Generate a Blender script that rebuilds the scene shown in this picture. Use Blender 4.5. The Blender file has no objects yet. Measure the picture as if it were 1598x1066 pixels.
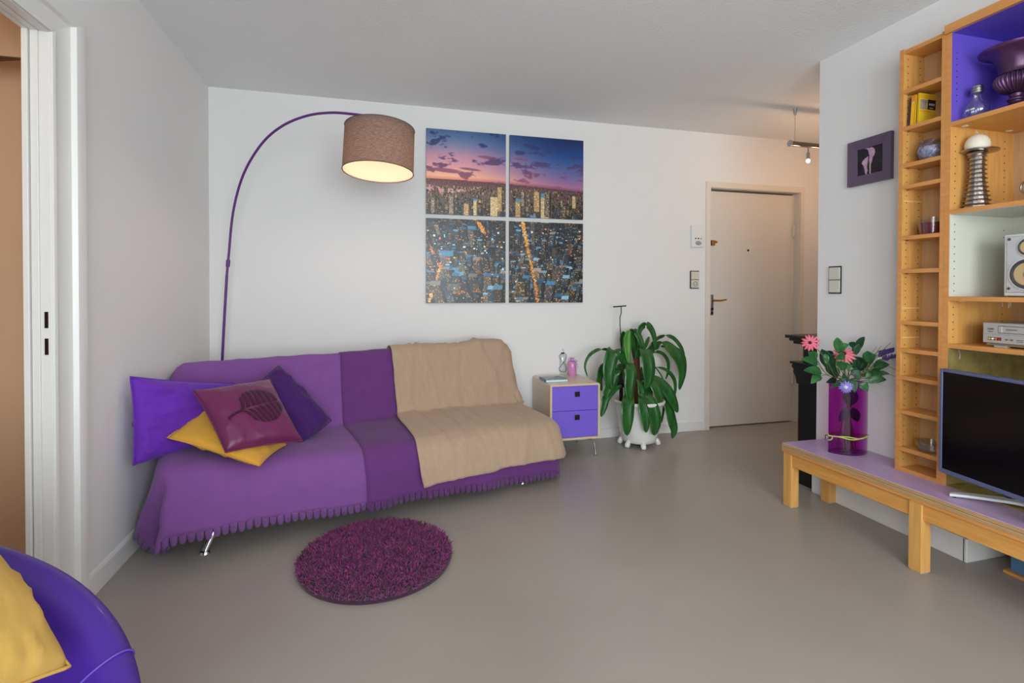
import bpy, math, random
import numpy as np
from mathutils import Vector, Matrix, noise
random.seed(7)
R = math.radians
SC = bpy.context.scene
COL = SC.collection

# ------------------------------------------------------------------ camera
FPX, CYP = 814.515, 463.94
YAW, PITCH, ROLL = 0.2600176, -0.0130222, 0.0028201
CAMZ = 1.19642
FW = Vector((math.sin(YAW)*math.cos(PITCH), math.cos(YAW)*math.cos(PITCH), math.sin(PITCH)))
RT = Vector((math.cos(YAW), -math.sin(YAW), 0.0))
UP = RT.cross(FW)
RT2 = RT*math.cos(ROLL) + UP*math.sin(ROLL)
UP2 = RT2.cross(FW)
cam_data = bpy.data.cameras.new('camera')
cam = bpy.data.objects.new('camera', cam_data)
COL.objects.link(cam)
m = Matrix((RT2, UP2, -FW)).transposed().to_4x4()
m.translation = Vector((0, 0, CAMZ))
cam.matrix_world = m
cam_data.sensor_width = 36.0
cam_data.lens = 36.0*FPX/1598.0
cam_data.shift_y = (CYP-533.0)/1598.0
cam_data.clip_start = 0.02
SC.camera = cam

# ------------------------------------------------------------------ world, daylight, exposure
SC.view_settings.view_transform = 'Standard'
SC.view_settings.look = 'None'
SC.view_settings.gamma = 1.0
SC.view_settings.use_curve_mapping = False
SC.view_settings.exposure = 0.0
SC.cycles.transparent_max_bounces = 32
w = bpy.data.worlds.new('sky'); SC.world = w; w.use_nodes = True
w.node_tree.nodes['Background'].inputs[0].default_value = (0.75, 0.87, 1.0, 1)
w.node_tree.nodes['Background'].inputs[1].default_value = 1.4

def area(name, loc, size, size_y, rot, power, color):
    l = bpy.data.lights.new(name, 'AREA'); l.shape = 'RECTANGLE'
    l.size = size; l.size_y = size_y; l.energy = power; l.color = color
    o = bpy.data.objects.new(name, l); COL.objects.link(o)
    o.location = loc; o.rotation_euler = rot
    return o
# daylight entering by the window behind the viewer and by an unseen left window added to brighten the right wall
area('unseen_window_daylight', (0.55, -2.52, 1.45), 2.1, 1.7, (R(90), 0, 0), 116, (0.895, 0.965, 1.0))
area('unseen_window_daylight', (-1.0, -1.65, 1.35), 1.3, 2.0, (R(90), 0, R(-90)), 55, (0.895, 0.965, 1.0))

# ------------------------------------------------------------------ colours and materials
def lin(c):
    c = c/255.0
    return c/12.92 if c <= 0.04045 else ((c+0.055)/1.055)**2.4
def rgb(r, g, b, k=1.0):
    return (min(1, lin(r)*k), min(1, lin(g)*k), min(1, lin(b)*k), 1)

def mat(name, col, rough=0.6, metal=0.0, var=0.0, vscale=8.0, vstretch=(1, 1, 1), bump=0.0, bscale=200.0,
        sheen=0.0, coat=0.0, trans=0.0, ior=1.45, alpha=1.0, emit=None, estr=0.0, col2=None, spec=None, detail=4.0, bdist=0.002):
    m = bpy.data.materials.new(name); m.use_nodes = True
    nt = m.node_tree; b = nt.nodes['Principled BSDF']
    b.inputs['Base Color'].default_value = col
    b.inputs['Roughness'].default_value = rough
    b.inputs['Metallic'].default_value = metal
    b.inputs['IOR'].default_value = ior
    if spec is not None: b.inputs['Specular IOR Level'].default_value = spec
    if sheen: b.inputs['Sheen Weight'].default_value = sheen
    if coat:
        b.inputs['Coat Weight'].default_value = coat; b.inputs['Coat Roughness'].default_value = 0.08
    if trans: b.inputs['Transmission Weight'].default_value = trans
    if emit:
        b.inputs['Emission Color'].default_value = emit; b.inputs['Emission Strength'].default_value = estr
    tc = nt.nodes.new('ShaderNodeTexCoord')
    if var or col2:
        mp = nt.nodes.new('ShaderNodeMapping'); mp.inputs['Scale'].default_value = vstretch
        nt.links.new(tc.outputs['Object'], mp.inputs['Vector'])
        n = nt.nodes.new('ShaderNodeTexNoise'); n.inputs['Scale'].default_value = vscale; n.inputs['Detail'].default_value = detail
        nt.links.new(mp.outputs[0], n.inputs['Vector'])
        rp = nt.nodes.new('ShaderNodeValToRGB')
        rp.color_ramp.elements[0].position = 0.3; rp.color_ramp.elements[1].position = 0.7
        a = col2 if col2 else tuple(c*(1-var) for c in col[:3])+(1,)
        rp.color_ramp.elements[0].color = a; rp.color_ramp.elements[1].color = col
        nt.links.new(n.outputs['Fac'], rp.inputs['Fac'])
        nt.links.new(rp.outputs['Color'], b.inputs['Base Color'])
    if bump:
        n2 = nt.nodes.new('ShaderNodeTexNoise'); n2.inputs['Scale'].default_value = bscale; n2.inputs['Detail'].default_value = 3
        nt.links.new(tc.outputs['Object'], n2.inputs['Vector'])
        bp = nt.nodes.new('ShaderNodeBump'); bp.inputs['Strength'].default_value = bump; bp.inputs['Distance'].default_value = bdist
        nt.links.new(n2.outputs['Fac'], bp.inputs['Height'])
        nt.links.new(bp.outputs['Normal'], b.inputs['Normal'])
    return m

def glass(name, col, rough=0.0, amount=0.85, ior=1.2):
    """thin clear or tinted glass: a tinted transparent layer under a glossy one"""
    m = bpy.data.materials.new(name); m.use_nodes = True
    nt = m.node_tree; nt.nodes.clear()
    out = nt.nodes.new('ShaderNodeOutputMaterial'); mix = nt.nodes.new('ShaderNodeMixShader')
    tr = nt.nodes.new('ShaderNodeBsdfTransparent'); gl = nt.nodes.new('ShaderNodeBsdfGlossy')
    lw = nt.nodes.new('ShaderNodeLayerWeight'); lw.inputs['Blend'].default_value = .5
    pw = nt.nodes.new('ShaderNodeMath'); pw.operation = 'POWER'; pw.inputs[1].default_value = 3.0
    ml = nt.nodes.new('ShaderNodeMath'); ml.operation = 'MULTIPLY_ADD'; ml.inputs[1].default_value = .7; ml.inputs[2].default_value = (1-amount)*.25
    nt.links.new(lw.outputs['Facing'], pw.inputs[0]); nt.links.new(pw.outputs[0], ml.inputs[0])
    tr.inputs[0].default_value = col; gl.inputs['Roughness'].default_value = 0.05+rough
    gl.inputs[0].default_value = (0.9, 0.9, 0.9, 1)
    nt.links.new(ml.outputs[0], mix.inputs[0]); nt.links.new(tr.outputs[0], mix.inputs[1])
    nt.links.new(gl.outputs[0], mix.inputs[2]); nt.links.new(mix.outputs[0], out.inputs[0])
    return m

def wood(name, c1, c2, stretch=(14, 14, 1.2), rough=0.38, coat=0.15):
    m = mat(name, c1, rough, col2=c2, vscale=5.0, vstretch=stretch, detail=6, coat=coat)
    return m

M = {}
M['wall'] = mat('white_wall_paint', rgb(236, 235, 234), 0.85, bump=0.25, bscale=90, spec=0.2)
M['ceil'] = mat('white_ceiling_plaster', rgb(240, 241, 242), 0.9, bump=0.55, bscale=60, bdist=0.006, spec=0.1)
M['paint'] = mat('white_gloss_paint', rgb(232, 231, 228), 0.35)
M['door'] = mat('cream_door_paint', rgb(222, 216, 208), 0.45, var=0.04, vscale=2)
M['casing'] = mat('cream_casing_paint', rgb(226, 219, 208), 0.45)
M['floor'] = mat('grey_brown_cast_floor', rgb(166, 160, 151), 0.3, col2=rgb(158, 151, 143), vscale=1.6, detail=6, bump=0.04, bscale=60, spec=0.45)
M['tan'] = mat('tan_wall_paint', rgb(214, 178, 146), 0.8)
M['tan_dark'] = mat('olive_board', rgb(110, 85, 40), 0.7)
M['beech'] = wood('honey_beech', rgb(226, 172, 98), rgb(212, 154, 82))
M['beech_h'] = wood('honey_beech_along', rgb(224, 164, 88), rgb(208, 146, 72), stretch=(14, 1.2, 14))
M['beech_back'] = wood('pale_beech_back', rgb(206, 170, 128), rgb(196, 158, 114))
M['edge'] = wood('edge_banding', rgb(220, 154, 88), rgb(206, 140, 74), stretch=(14, 1.2, 14))
M['ply'] = wood('pale_birch_edge', rgb(206, 172, 126), rgb(186, 148, 100), stretch=(90, 2, 90))
M['birch'] = wood('pale_birch_board', rgb(222, 200, 172), rgb(210, 186, 154), stretch=(6, 1, 6), coat=0.5)
M['birch_side'] = wood('grey_birch_side', rgb(176, 156, 134), rgb(164, 143, 120), stretch=(14, 14, 1.5))
M['lilac'] = mat('lilac_laminate', rgb(190, 160, 200), 0.35)
M['violet_paint'] = mat('violet_painted_front', rgb(122, 98, 218), 0.4)
M['violet_line'] = mat('violet_painted_lining', rgb(106, 84, 200), 0.55)
M['grey_line'] = mat('grey_white_lining', rgb(214, 214, 202), 0.5, var=0.05, vscale=3)
M['chrome'] = mat('chrome', rgb(205, 207, 210), 0.14, 1.0)
M['steel'] = mat('brushed_steel', rgb(170, 170, 172), 0.3, 1.0)
M['pewter'] = mat('hammered_pewter', rgb(178, 172, 166), 0.28, 1.0, bump=0.6, bscale=80)
M['black'] = mat('black_lacquer', rgb(20, 20, 22), 0.4)
M['darkmetal'] = mat('dark_bronze', rgb(58, 46, 40), 0.35, 0.8)
M['brass'] = mat('brass', rgb(190, 140, 80), 0.3, 1.0)
M['screen'] = mat('black_screen', rgb(6, 5, 7), 0.14, spec=.3)
M['bezel'] = mat('dark_blue_grey_bezel', rgb(92, 100, 138), 0.3)
M['grey_plastic'] = mat('silver_grey_plastic', rgb(172, 168, 165), 0.4)
M['dark_grey'] = mat('dark_grey', rgb(70, 68, 66), 0.5)
M['beige_plastic'] = mat('pearl_white_plastic', rgb(214, 212, 198), 0.4)
M['white_plastic'] = mat('white_plastic', rgb(232, 232, 232), 0.4)
M['black_plastic'] = mat('black_plastic', rgb(28, 28, 30), 0.4)
M['teal'] = mat('teal_button', rgb(70, 125, 125), 0.4)
M['mesh_grey'] = mat('grey_speaker_mesh', rgb(165, 165, 165), 0.6, bump=0.8, bscale=900)

# ------------------------------------------------------------------ mesh helpers
def wloc(o):
    v = Vector((0, 0, 0))
    while o is not None:
        v += o.location; o = o.parent
    return v

class G:
    def __init__(s):
        s.v = []; s.f = []; s.mi = []; s.m = 0
    def add(s, vs, fs):
        o = len(s.v); s.v += [tuple(v) for v in vs]
        s.f += [tuple(i+o for i in f) for f in fs]; s.mi += [s.m]*len(fs)
        return s
    def box(s, x0, x1, y0, y1, z0, z1):
        v = [(x, y, z) for z in (z0, z1) for y in (y0, y1) for x in (x0, x1)]
        return s.add(v, [(0, 2, 3, 1), (4, 5, 7, 6), (0, 1, 5, 4), (2, 6, 7, 3), (0, 4, 6, 2), (1, 3, 7, 5)])
    def hexa(s, p):   # 8 points: bottom ring 4, top ring 4
        return s.add(p, [(3, 2, 1, 0), (4, 5, 6, 7), (0, 1, 5, 4), (1, 2, 6, 5), (2, 3, 7, 6), (3, 0, 4, 7)])
    def tube(s, pts, r, n=10, caps=True, flat=1.0, up=None):
        pts = [Vector(p) for p in pts]; k = len(pts)
        rr = r if isinstance(r, (list, tuple)) else [r]*k
        vs = []; prev = None
        for i, p in enumerate(pts):
            t = (pts[min(i+1, k-1)]-pts[max(i-1, 0)]).normalized()
            if prev is None:
                a = Vector(up) if up else (Vector((0, 0, 1)) if abs(t.z) < 0.9 else Vector((1, 0, 0)))
                x = t.cross(a).normalized()
            else:
                x = (prev - t*prev.dot(t)).normalized()
            prev = x; y = t.cross(x)
            for j in range(n):
                a = 2*math.pi*j/n
                vs.append(p+x*math.cos(a)*rr[i]+y*math.sin(a)*rr[i]*flat)
        fs = [(i*n+j, i*n+(j+1) % n, (i+1)*n+(j+1) % n, (i+1)*n+j) for i in range(k-1) for j in range(n)]
        if caps: fs += [tuple(range(n))[::-1], tuple((k-1)*n+j for j in range(n))]
        return s.add(vs, fs)
    def cyl(s, p0, p1, r0, r1=None, n=20):
        return s.tube([p0, p1], [r0, r0 if r1 is None else r1], n)
    def lathe(s, prof, c=(0, 0, 0), n=32, mtx=None, sx=1.0, sy=1.0, ribs=None):
        vs = []; k = len(prof)
        for r, z in prof:
            for j in range(n):
                a = 2*math.pi*j/n; q = r
                if ribs: q = r*(1+ribs(z)*abs(math.sin(a*ribs.n/2))) if hasattr(ribs, 'n') else r
                v = Vector((q*math.cos(a)*sx, q*math.sin(a)*sy, z))
                if mtx: v = mtx @ v
                vs.append(v+Vector(c))
        fs = [(i*n+j, i*n+(j+1) % n, (i+1)*n+(j+1) % n, (i+1)*n+j) for i in range(k-1) for j in range(n)]
        if prof[0][0] > 1e-5: fs.append(tuple(range(n))[::-1])
        if prof[-1][0] > 1e-5: fs.append(tuple((k-1)*n+j for j in range(n)))
        return s.add(vs, fs)
    def wallpipe(s, prof, c, n=32, **kw):   # lathe left open at both ends
        k = len(s.f); s.lathe(prof, c, n, **kw)
        while len(s.f[-1]) > 4: s.f.pop(); s.mi.pop()
        return s
    def grid(s, P):
        a = len(P); b = len(P[0]); vs = [p for r in P for p in r]
        return s.add(vs, [(i*b+j, i*b+j+1, (i+1)*b+j+1, (i+1)*b+j) for i in range(a-1) for j in range(b-1)])
    def poly(s, pts):
        return s.add(pts, [tuple(range(len(pts)))])
    def prism(s, pts, ext):   # polygon extruded along ext
        n = len(pts); e = Vector(ext); P = [Vector(p) for p in pts]
        return s.add(P+[p+e for p in P], [tuple(range(n))[::-1], tuple(range(n, 2*n))]+[(i, (i+1) % n, n+(i+1) % n, n+i) for i in range(n)])
    def ball(s, c, rx, ry=None, rz=None, n=16, mtx=None):
        ry = rx if ry is None else ry; rz = rx if rz is None else rz
        k = n//2; prof = [(math.sin(math.pi*i/k), -math.cos(math.pi*i/k)) for i in range(k+1)]
        vs = []
        for r, z in prof:
            for j in range(n):
                a = 2*math.pi*j/n
                v = Vector((r*math.cos(a)*rx, r*math.sin(a)*ry, z*rz))
                if mtx: v = mtx @ v
                vs.append(v+Vector(c))
        return s.add(vs, [(i*n+j, i*n+(j+1) % n, (i+1)*n+(j+1) % n, (i+1)*n+j) for i in range(k) for j in range(n)])
    def build(s, name, mats, parent=None, smooth=35, bevel=0.0, subsurf=0, solid=0.0, weld=False, label=None, kind=None, fixn=True, loc=None, bseg=2):
        mats = mats if isinstance(mats, (list, tuple)) else [mats]
        me = bpy.data.meshes.new(name)
        base = wloc(parent) if parent is not None else Vector(loc or (0, 0, 0))
        me.from_pydata([(v[0]-base.x, v[1]-base.y, v[2]-base.z) for v in s.v], [], s.f)
        for q in mats: me.materials.append(q)
        me.polygons.foreach_set('material_index', s.mi)
        if weld or fixn:
            import bmesh
            bm = bmesh.new(); bm.from_mesh(me)
            if weld: bmesh.ops.remove_doubles(bm, verts=bm.verts, dist=1e-5)
            if fixn: bmesh.ops.recalc_face_normals(bm, faces=bm.faces)
            bm.to_mesh(me); bm.free()
        if smooth:
            me.shade_smooth()
            if smooth < 180: me.set_sharp_from_angle(angle=R(smooth))
        me.validate()
        o = bpy.data.objects.new(name, me); COL.objects.link(o)
        if parent is not None: o.parent = parent
        else: o.location = base
        if bevel:
            b = o.modifiers.new('bevel', 'BEVEL'); b.width = bevel; b.segments = bseg; b.limit_method = 'ANGLE'; b.angle_limit = R(40)
        if subsurf:
            b = o.modifiers.new('subsurf', 'SUBSURF'); b.levels = subsurf; b.render_levels = subsurf
        if solid:
            b = o.modifiers.new('solid', 'SOLIDIFY'); b.thickness = solid; b.offset = 0
        if label: o['label'] = label
        if kind: o['kind'] = kind
        return o

def tag(o, label, cat, group=None, kind=None):
    o['label'] = label; o['category'] = cat
    if group: o['group'] = group
    if kind: o['kind'] = kind
    return o
def thing(name, label, cat, loc, group=None):
    o = bpy.data.objects.new(name, None); COL.objects.link(o); o.location = loc; o.empty_display_size = 0.05
    return tag(o, label, cat, group)
def struct(name, g, mats, **kw):
    o = g.build(name, mats, **kw); o['kind'] = 'structure'; return o

def cr(pts, n):    # Catmull-Rom through pts, n steps per span
    P = [Vector(p) for p in pts]; out = []
    for i in range(len(P)-1):
        a = P[max(i-1, 0)]; b = P[i]; c = P[i+1]; d = P[min(i+2, len(P)-1)]
        for k in range(n):
            t = k/n
            out.append(0.5*((2*b)+(c-a)*t+(2*a-5*b+4*c-d)*t*t+(3*b-a-3*c+d)*t**3))
    out.append(P[-1]); return out
def at(px, py, y):  # the point of the room at depth y that the photograph shows at a pixel
    d = FW+RT2*((px-799)/FPX)+UP2*((CYP-py)/FPX)
    return Vector((0, 0, CAMZ))+d*(y/d.y)
def interp(x, xs, ys): return float(np.interp(x, xs, ys))
def nz(x, y, z=0.0): return noise.noise(Vector((x, y, z)))

H = 2.55; XL = -1.061; D = 3.903; XR = 2.545; YR = 2.523
# ================================================================== room shell
YB = -2.6; XE = 4.9; XO = -2.6
struct('floor', G().box(XO-0.1, XE+0.1, YB-0.1, D+0.6, -0.1, 0), M['floor'], smooth=0)
struct('ceiling', G().box(XO-0.1, XE+0.1, YB-0.1, D+0.6, H, H+0.1), M['ceil'], smooth=0)
DX0, DX1, DZ = 2.797, 3.73, 2.085       # entry door opening
struct('wall_back', G().box(XL-0.1, DX0, D, D+0.25, 0, H).box(DX1, XE, D, D+0.25, 0, H).box(DX0, DX1, D, D+0.25, DZ, H)
       .box(DX0-.2, DX1+.2, D+.25, D+.3, 0, H), M['wall'], smooth=0)
OY0, OY1, OZ = -0.2, 2.105, 2.062       # opening in the wall to the left
struct('wall_left', G().box(XL-0.06, XL, OY1, D, 0, H).box(XL-0.06, XL, YB, -2.35, 0, H).box(XL-0.06, XL, -.95, OY0, 0, H).box(XL-0.06, XL, -2.35, -.95, 2.36, H).box(XL-0.06, XL, OY0, OY1, OZ, H), M['wall'], smooth=0)
struct('wall_right', G().box(XR, XR+1.6, 1.71, YR, 0, H).box(2.83, 2.9, YB, 1.71, 0, H).box(XR, 2.83, YB, 1.71, 2.365, H), M['wall'], smooth=0)
struct('wall_hall', G().box(XE, XE+0.1, YR-1, D+.25, 0, H).box(XR+1.6, XE, YR-0.1, YR, 0, H), M['wall'], smooth=0)
# rear wall with its window
g = G()
for x0, x1, z0, z1 in ((XO-.1, -.55, 0, H), (-.55, 1.65, 0, .55), (-.55, 1.65, 2.32, H), (1.65, XE+.1, 0, H)):
    g.box(x0, x1, YB-.12, YB, z0, z1)
struct('wall_rear', g, M['wall'], smooth=0)
def window(name, x0, x1, z0, z1, splits):
    g = G(); t = 0.06
    g.box(x0, x1, YB-.09, YB-.03, z0, z0+t).box(x0, x1, YB-.09, YB-.03, z1-t, z1)
    for i in range(splits+1):
        x = x0+(x1-x0-t)*i/splits; g.box(x, x+t, YB-.09, YB-.03, z0, z1)
    o = struct(name, g, M['paint'], smooth=0)
    G().box(x0+.02, x1-.02, YB-.063, YB-.057, z0+.02, z1-.02).build('window_pane', glass('clear_pane', (0.96, 0.98, 0.98, 1)), o, smooth=0)
window('window_1', -.55, 1.65, .55, 2.32, 2)
g = G(); g.box(XL-.05, XL-.01, -2.35, -.95, 0, .08).box(XL-.05, XL-.01, -2.35, -.95, 2.29, 2.36)  # unseen side window, added so that daylight reaches the right wall
for y in (-2.35, -1.68, -1.01): g.box(XL-.05, XL-.01, y, y+.06, 0, 2.36)
o = struct('added_window_2', g, M['paint'], smooth=0)
G().box(XL-.033, XL-.027, -2.34, -.96, .02, 2.34).build('window_pane', bpy.data.materials['clear_pane'], o, smooth=0)
# skirting boards
def skirt(name, g): return struct(name, g, M['paint'], bevel=0.003)
skirt('baseboard_back', G().box(XL, 2.752, D-.014, D, 0, .075).box(3.762, XE, D-.014, D, 0, .075))
g = G().box(XL, XL+.013, 2.30, D-.014, 0, .085)
g.prism([(XL, 2.30, .085), (XL+.013, 2.30, .085), (XL+.006, 2.30, .098), (XL, 2.30, .10)], (0, D-.014-2.30, 0))
skirt('baseboard_left', g)
skirt('baseboard_right', G().box(XR-.018, XR, 1.70, YR+.012, 0, .105).box(XR-.006, XR, 1.71, YR+.004, .105, .13)
      .box(XR-.018, 2.80, 1.692, 1.71, 0, .105).box(XR+.0, XR+1.6, YR, YR+.012, 0, .1))
# entry door: steel casing, leaf with lever, cylinder plate, safety lock, spy hole, hinges
g = G()
c0 = D-.012
g.box(DX0-.045, DX0, c0, D, 0, DZ).box(DX1, DX1+.04, c0, D, 0, DZ).box(DX0-.045, DX1+.04, c0, D, DZ, DZ+.05)
g.box(DX0-.002, DX0+.0, D, D+.2, 0, DZ).box(DX1-.006, DX1, D, D+.2, 0, DZ).box(DX0, DX1, D, D+.2, DZ-.004, DZ)
g.box(DX0, DX0+.035, D+.055, D+.2, 0, DZ)     # rebate on the lock side
struct('trim_1', g, M['casing'], bevel=0.002)
LY = D+0.055
g = G().box(DX0+.012, 3.700, LY, LY+.045, .008, 2.068)
door = struct('door_1', g, M['door'], bevel=0.002)
G().box(3.700, DX1-.006, LY+.004, LY+.03, 0, DZ).build('door_stop', M['casing'], door, smooth=0)
hx = 2.868
hx = at(1108.5, 481, LY).x+.012
G().box(hx-.012, hx+.016, LY-.006, LY, .985, 1.165).build('lock_plate', M['steel'], door, bevel=.002)
G().cyl((hx, LY-.006, 1.115), (hx, LY-.045, 1.115), .009, n=12).tube([(hx-.005, LY-.045, 1.115), (hx+.05, LY-.05, 1.113), (hx+.115, LY-.045, 1.121)], [.009, .008, .007], 10).build('door_handle', M['brass'], door)
G().cyl((hx, LY-.003, 1.04), (hx, LY-.014, 1.04), .011, n=14).cyl((hx, LY-.003, 1.005), (hx, LY-.014, 1.005), .009, n=14).build('key_cylinder', M['darkmetal'], door)
zl = at(1112, 379, LY).z
G().box(hx-.02, hx+.012, LY-.03, LY, zl-.025, zl+.02).cyl((hx+.012, LY-.02, zl+.006), (hx+.035, LY-.02, zl+.006), .01, n=12).build('safety_lock', M['brass'], door, bevel=.002)
sp = at(1167.3, 390.8, LY)
G().cyl((sp.x, LY, sp.z), (sp.x, LY-.006, sp.z), .009, n=14).build('spy_hole', M['darkmetal'], door)
for z in (.40, 1.74):
    G().cyl((3.706, LY-.012, z-.05), (3.706, LY-.012, z+.05), .009, n=12).box(3.69, 3.73, LY-.006, LY-.001, z-.04, z+.04).build('hinge', M['casing'], door)
# moulded casing and lining of the opening on the left
prof = [(0, 0), (.0, .020), (.012, .022), (.018, .014), (.10, .014), (.112, .018), (.118, .034), (.140, .040), (.168, .038), (.180, .030), (.186, 0)]   # (away from the opening, out of the wall)
g = G()
def sweep(prof, pts):   # pts: list of functions (a, b) -> 3D
    for i in range(len(pts)-1):
        g.grid([[pts[i](a, b) for a, b in prof], [pts[i+1](a, b) for a, b in prof]])
sweep(prof, [lambda a, b: (XL+b, OY1+a, 0), lambda a, b: (XL+b, OY1+a, OZ+a*.62)])
sweep(prof, [lambda a, b: (XL+b, OY1+a, OZ+a*.62), lambda a, b: (XL+b, OY0-a, OZ+a*.62)])
sweep(prof, [lambda a, b: (XL+b, OY0-a, OZ+a*.62), lambda a, b: (XL+b, OY0-a, 0)])
tr = struct('trim_2', g, M['paint'], smooth=25)
g = G()     # lining boards with grooves of the sliding door track
for x0, x1, dy in ((XL-.016, XL+.014, .0), (XL-.041, XL-.019, -.005), (XL-.061, XL-.044, -.012)):
    g.box(x0, x1, OY1+dy-.004, OY1+.004, 0, OZ); g.box(x0, x1, OY0, OY1, OZ-.004, OZ-.001-dy*.0)
g.box(XL-.06, XL, OY1-.001, OY1+.003, 0, OZ).box(XL-.06, XL, OY0, OY0+.004, 0, OZ)
struct('trim_3', g, M['paint'], smooth=0, bevel=.0015)
keep = thing('strike_plate', 'pair of dark slotted lock plates let into the white lining of the open doorway', 'lock plate', (XL-.028, OY1-.01, 1.08))
for z0, z1 in ((1.11, 1.165), (1.02, 1.075)):
    G().box(XL-.007, XL+.003, OY1-.0065, OY1-.0035, z0-.045, z1-.045).build('slot', M['darkmetal'], keep)
# the room beyond that opening
struct('wall_adjoining', G().box(XO, XL-.06, 2.72, 2.82, 0, H).box(XO-.1, XO, -.7, 2.82, 0, H).box(XO-.1, XL-.06, -.7, -.6, 0, H), M['tan'], smooth=0)
a = at(-60, 87, 2.42); b = at(39, 91.5, 2.42); c = Vector((a.x, 2.717, b.z))
o = G().prism([(a.x, 2.42, b.z+.003), (b.x, 2.42, b.z+.003), (b.x-.03, 2.45, b.z+.003), (a.x, 2.51, b.z+.003)], (0, 0, .32)).build('wall_cabinet', [M['tan']], smooth=0)
tag(o, 'tan corner wall cabinet high up in the adjoining room seen through the doorway', 'cabinet')
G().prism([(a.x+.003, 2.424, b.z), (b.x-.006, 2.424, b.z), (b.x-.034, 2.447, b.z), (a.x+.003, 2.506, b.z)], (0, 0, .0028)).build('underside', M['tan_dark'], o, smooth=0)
lp = bpy.data.lights.new('adjoining_room_lamp', 'POINT'); lp.energy = 5.5; lp.color = (1, .62, .36); lp.shadow_soft_size = .15
lo = bpy.data.objects.new('adjoining_room_lamp', lp); lo.location = (-1.9, 1.2, 2.3); COL.objects.link(lo)

# ================================================================== sofa bed (own axes: u along, v to the back)
SO = Vector((-.739, 2.634, 0)); SA = R(16.1)
SD = Vector((math.cos(SA), math.sin(SA), 0)); SN = Vector((-math.sin(SA), math.cos(SA), 0))
def S(u, v, z): return SO+SD*u+SN*v+Vector((0, 0, z))
def onplane(px, py, v):     # point of the photograph on the plane v = const of the sofa
    d = FW+RT2*((px-799)/FPX)+UP2*((CYP-py)/FPX); c = Vector((0, 0, CAMZ))
    t = ((SO-c).dot(SN)+v)/d.dot(SN); return c+d*t
def zs(u): return interp(u, [-.14, .3, .63, 1.0, 1.5, 1.9], [.435, .393, .372, .375, .372, .352])
sofa = thing('sofa_bed', 'low click-clack sofa bed on slanted chrome legs, hidden under purple throws', 'sofa', S(.85, .3, 0))
def sbox(g, u0, u1, v0, v1, z0, z1, dz=0):
    return g.hexa([S(u0, v0, z0+dz), S(u1, v0, z0), S(u1, v1, z0), S(u0, v1, z0+dz), S(u0, v0, z1+dz), S(u1, v0, z1), S(u1, v1, z1), S(u0, v1, z1+dz)])
M['sofa_fabric'] = mat('dark_purple_upholstery', rgb(70, 35, 95), 0.9, bump=.3, bscale=400)
sbox(G(), -.09, 1.84, -.01, .42, .205, .325, .03).build('seat', M['sofa_fabric'], sofa, bevel=.03, bseg=4)
g = G(); g.hexa([S(-.09, .46, .22), S(1.82, .46, .22), S(1.82, .58, .22), S(-.09, .58, .22), S(-.07, .565, .765), S(1.80, .565, .775), S(1.80, .63, .775), S(-.07, .63, .765)])
g.build('backrest', M['sofa_fabric'], sofa, bevel=.03, bseg=4)
sbox(G(), .1, 1.66, .04, .54, .165, .205).build('frame', M['darkmetal'], sofa, bevel=.004)
for u, v, du, dv in ((0.0, 0.0, .09, .05), (1.70, 0.0, -.09, .05), (.02, .50, .08, -.03), (1.68, .50, -.08, -.03)):
    g = G(); f = S(u, v, .008); t = S(u+du, v+dv, .20)
    g.tube([f, t], [.016, .022], 20); g.tube([S(u, v, 0), S(u, v, .010)], [.024, .020], 20)
    g.build('leg', M['chrome'], sofa)

# ---- throws: one draped surface; profile from behind the back, over it, along the seat and down the front
PROF = [(.665, .30, 0), (.655, .52, 0), (.645, .70, 0), (.625, .775, 0), (.598, .802, 0), (.568, .805, 0), (.545, .785, 0), (.53, .72, 0), (.505, .62, 0),
        (.48, .52, .3), (.455, .445, 1), (.425, .412, 1), (.36, .405, 1), (.25, .402, 1), (.12, .396, 1), (.03, .388, 1), (-.02, .374, 1), (-.05, .350, 1)]
def prof_rows(per=3):
    return [tuple(q) for q in cr(PROF, per)]
HEML = [(0, (-.258, .13, .15)), (12, (-.262, .09, .13)), (30, (-.235, .10, .075)), (46, (-.186, .10, .012)), (57, (-.155, .06, .055)), (67, (-.135, .03, .085)), (80, (-.185, -.072, .100)), (90, (-.155, -.088, .135))]
HEMR = [(0, (1.955, .12, .12)), (20, (1.962, .05, .085)), (45, (1.958, -.02, .052)), (70, (1.935, -.06, .065)), (90, (1.90, -.09, .065))]
HEMB = [(0, (1.958, .05, .17)), (45, (1.955, -.05, .15)), (90, (1.90, -.10, .150))]
def hemz(u): return interp(u, [-.155, .2, .55, .75, 1.0, 1.25, 1.6, 1.9], [.135, .145, .118, .110, .112, .097, .080, .065])
def hem_at(tab, ph):
    xs = [t[0] for t in tab]
    return Vector([interp(ph, xs, [t[1][k] for t in tab]) for k in range(3)])
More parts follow.
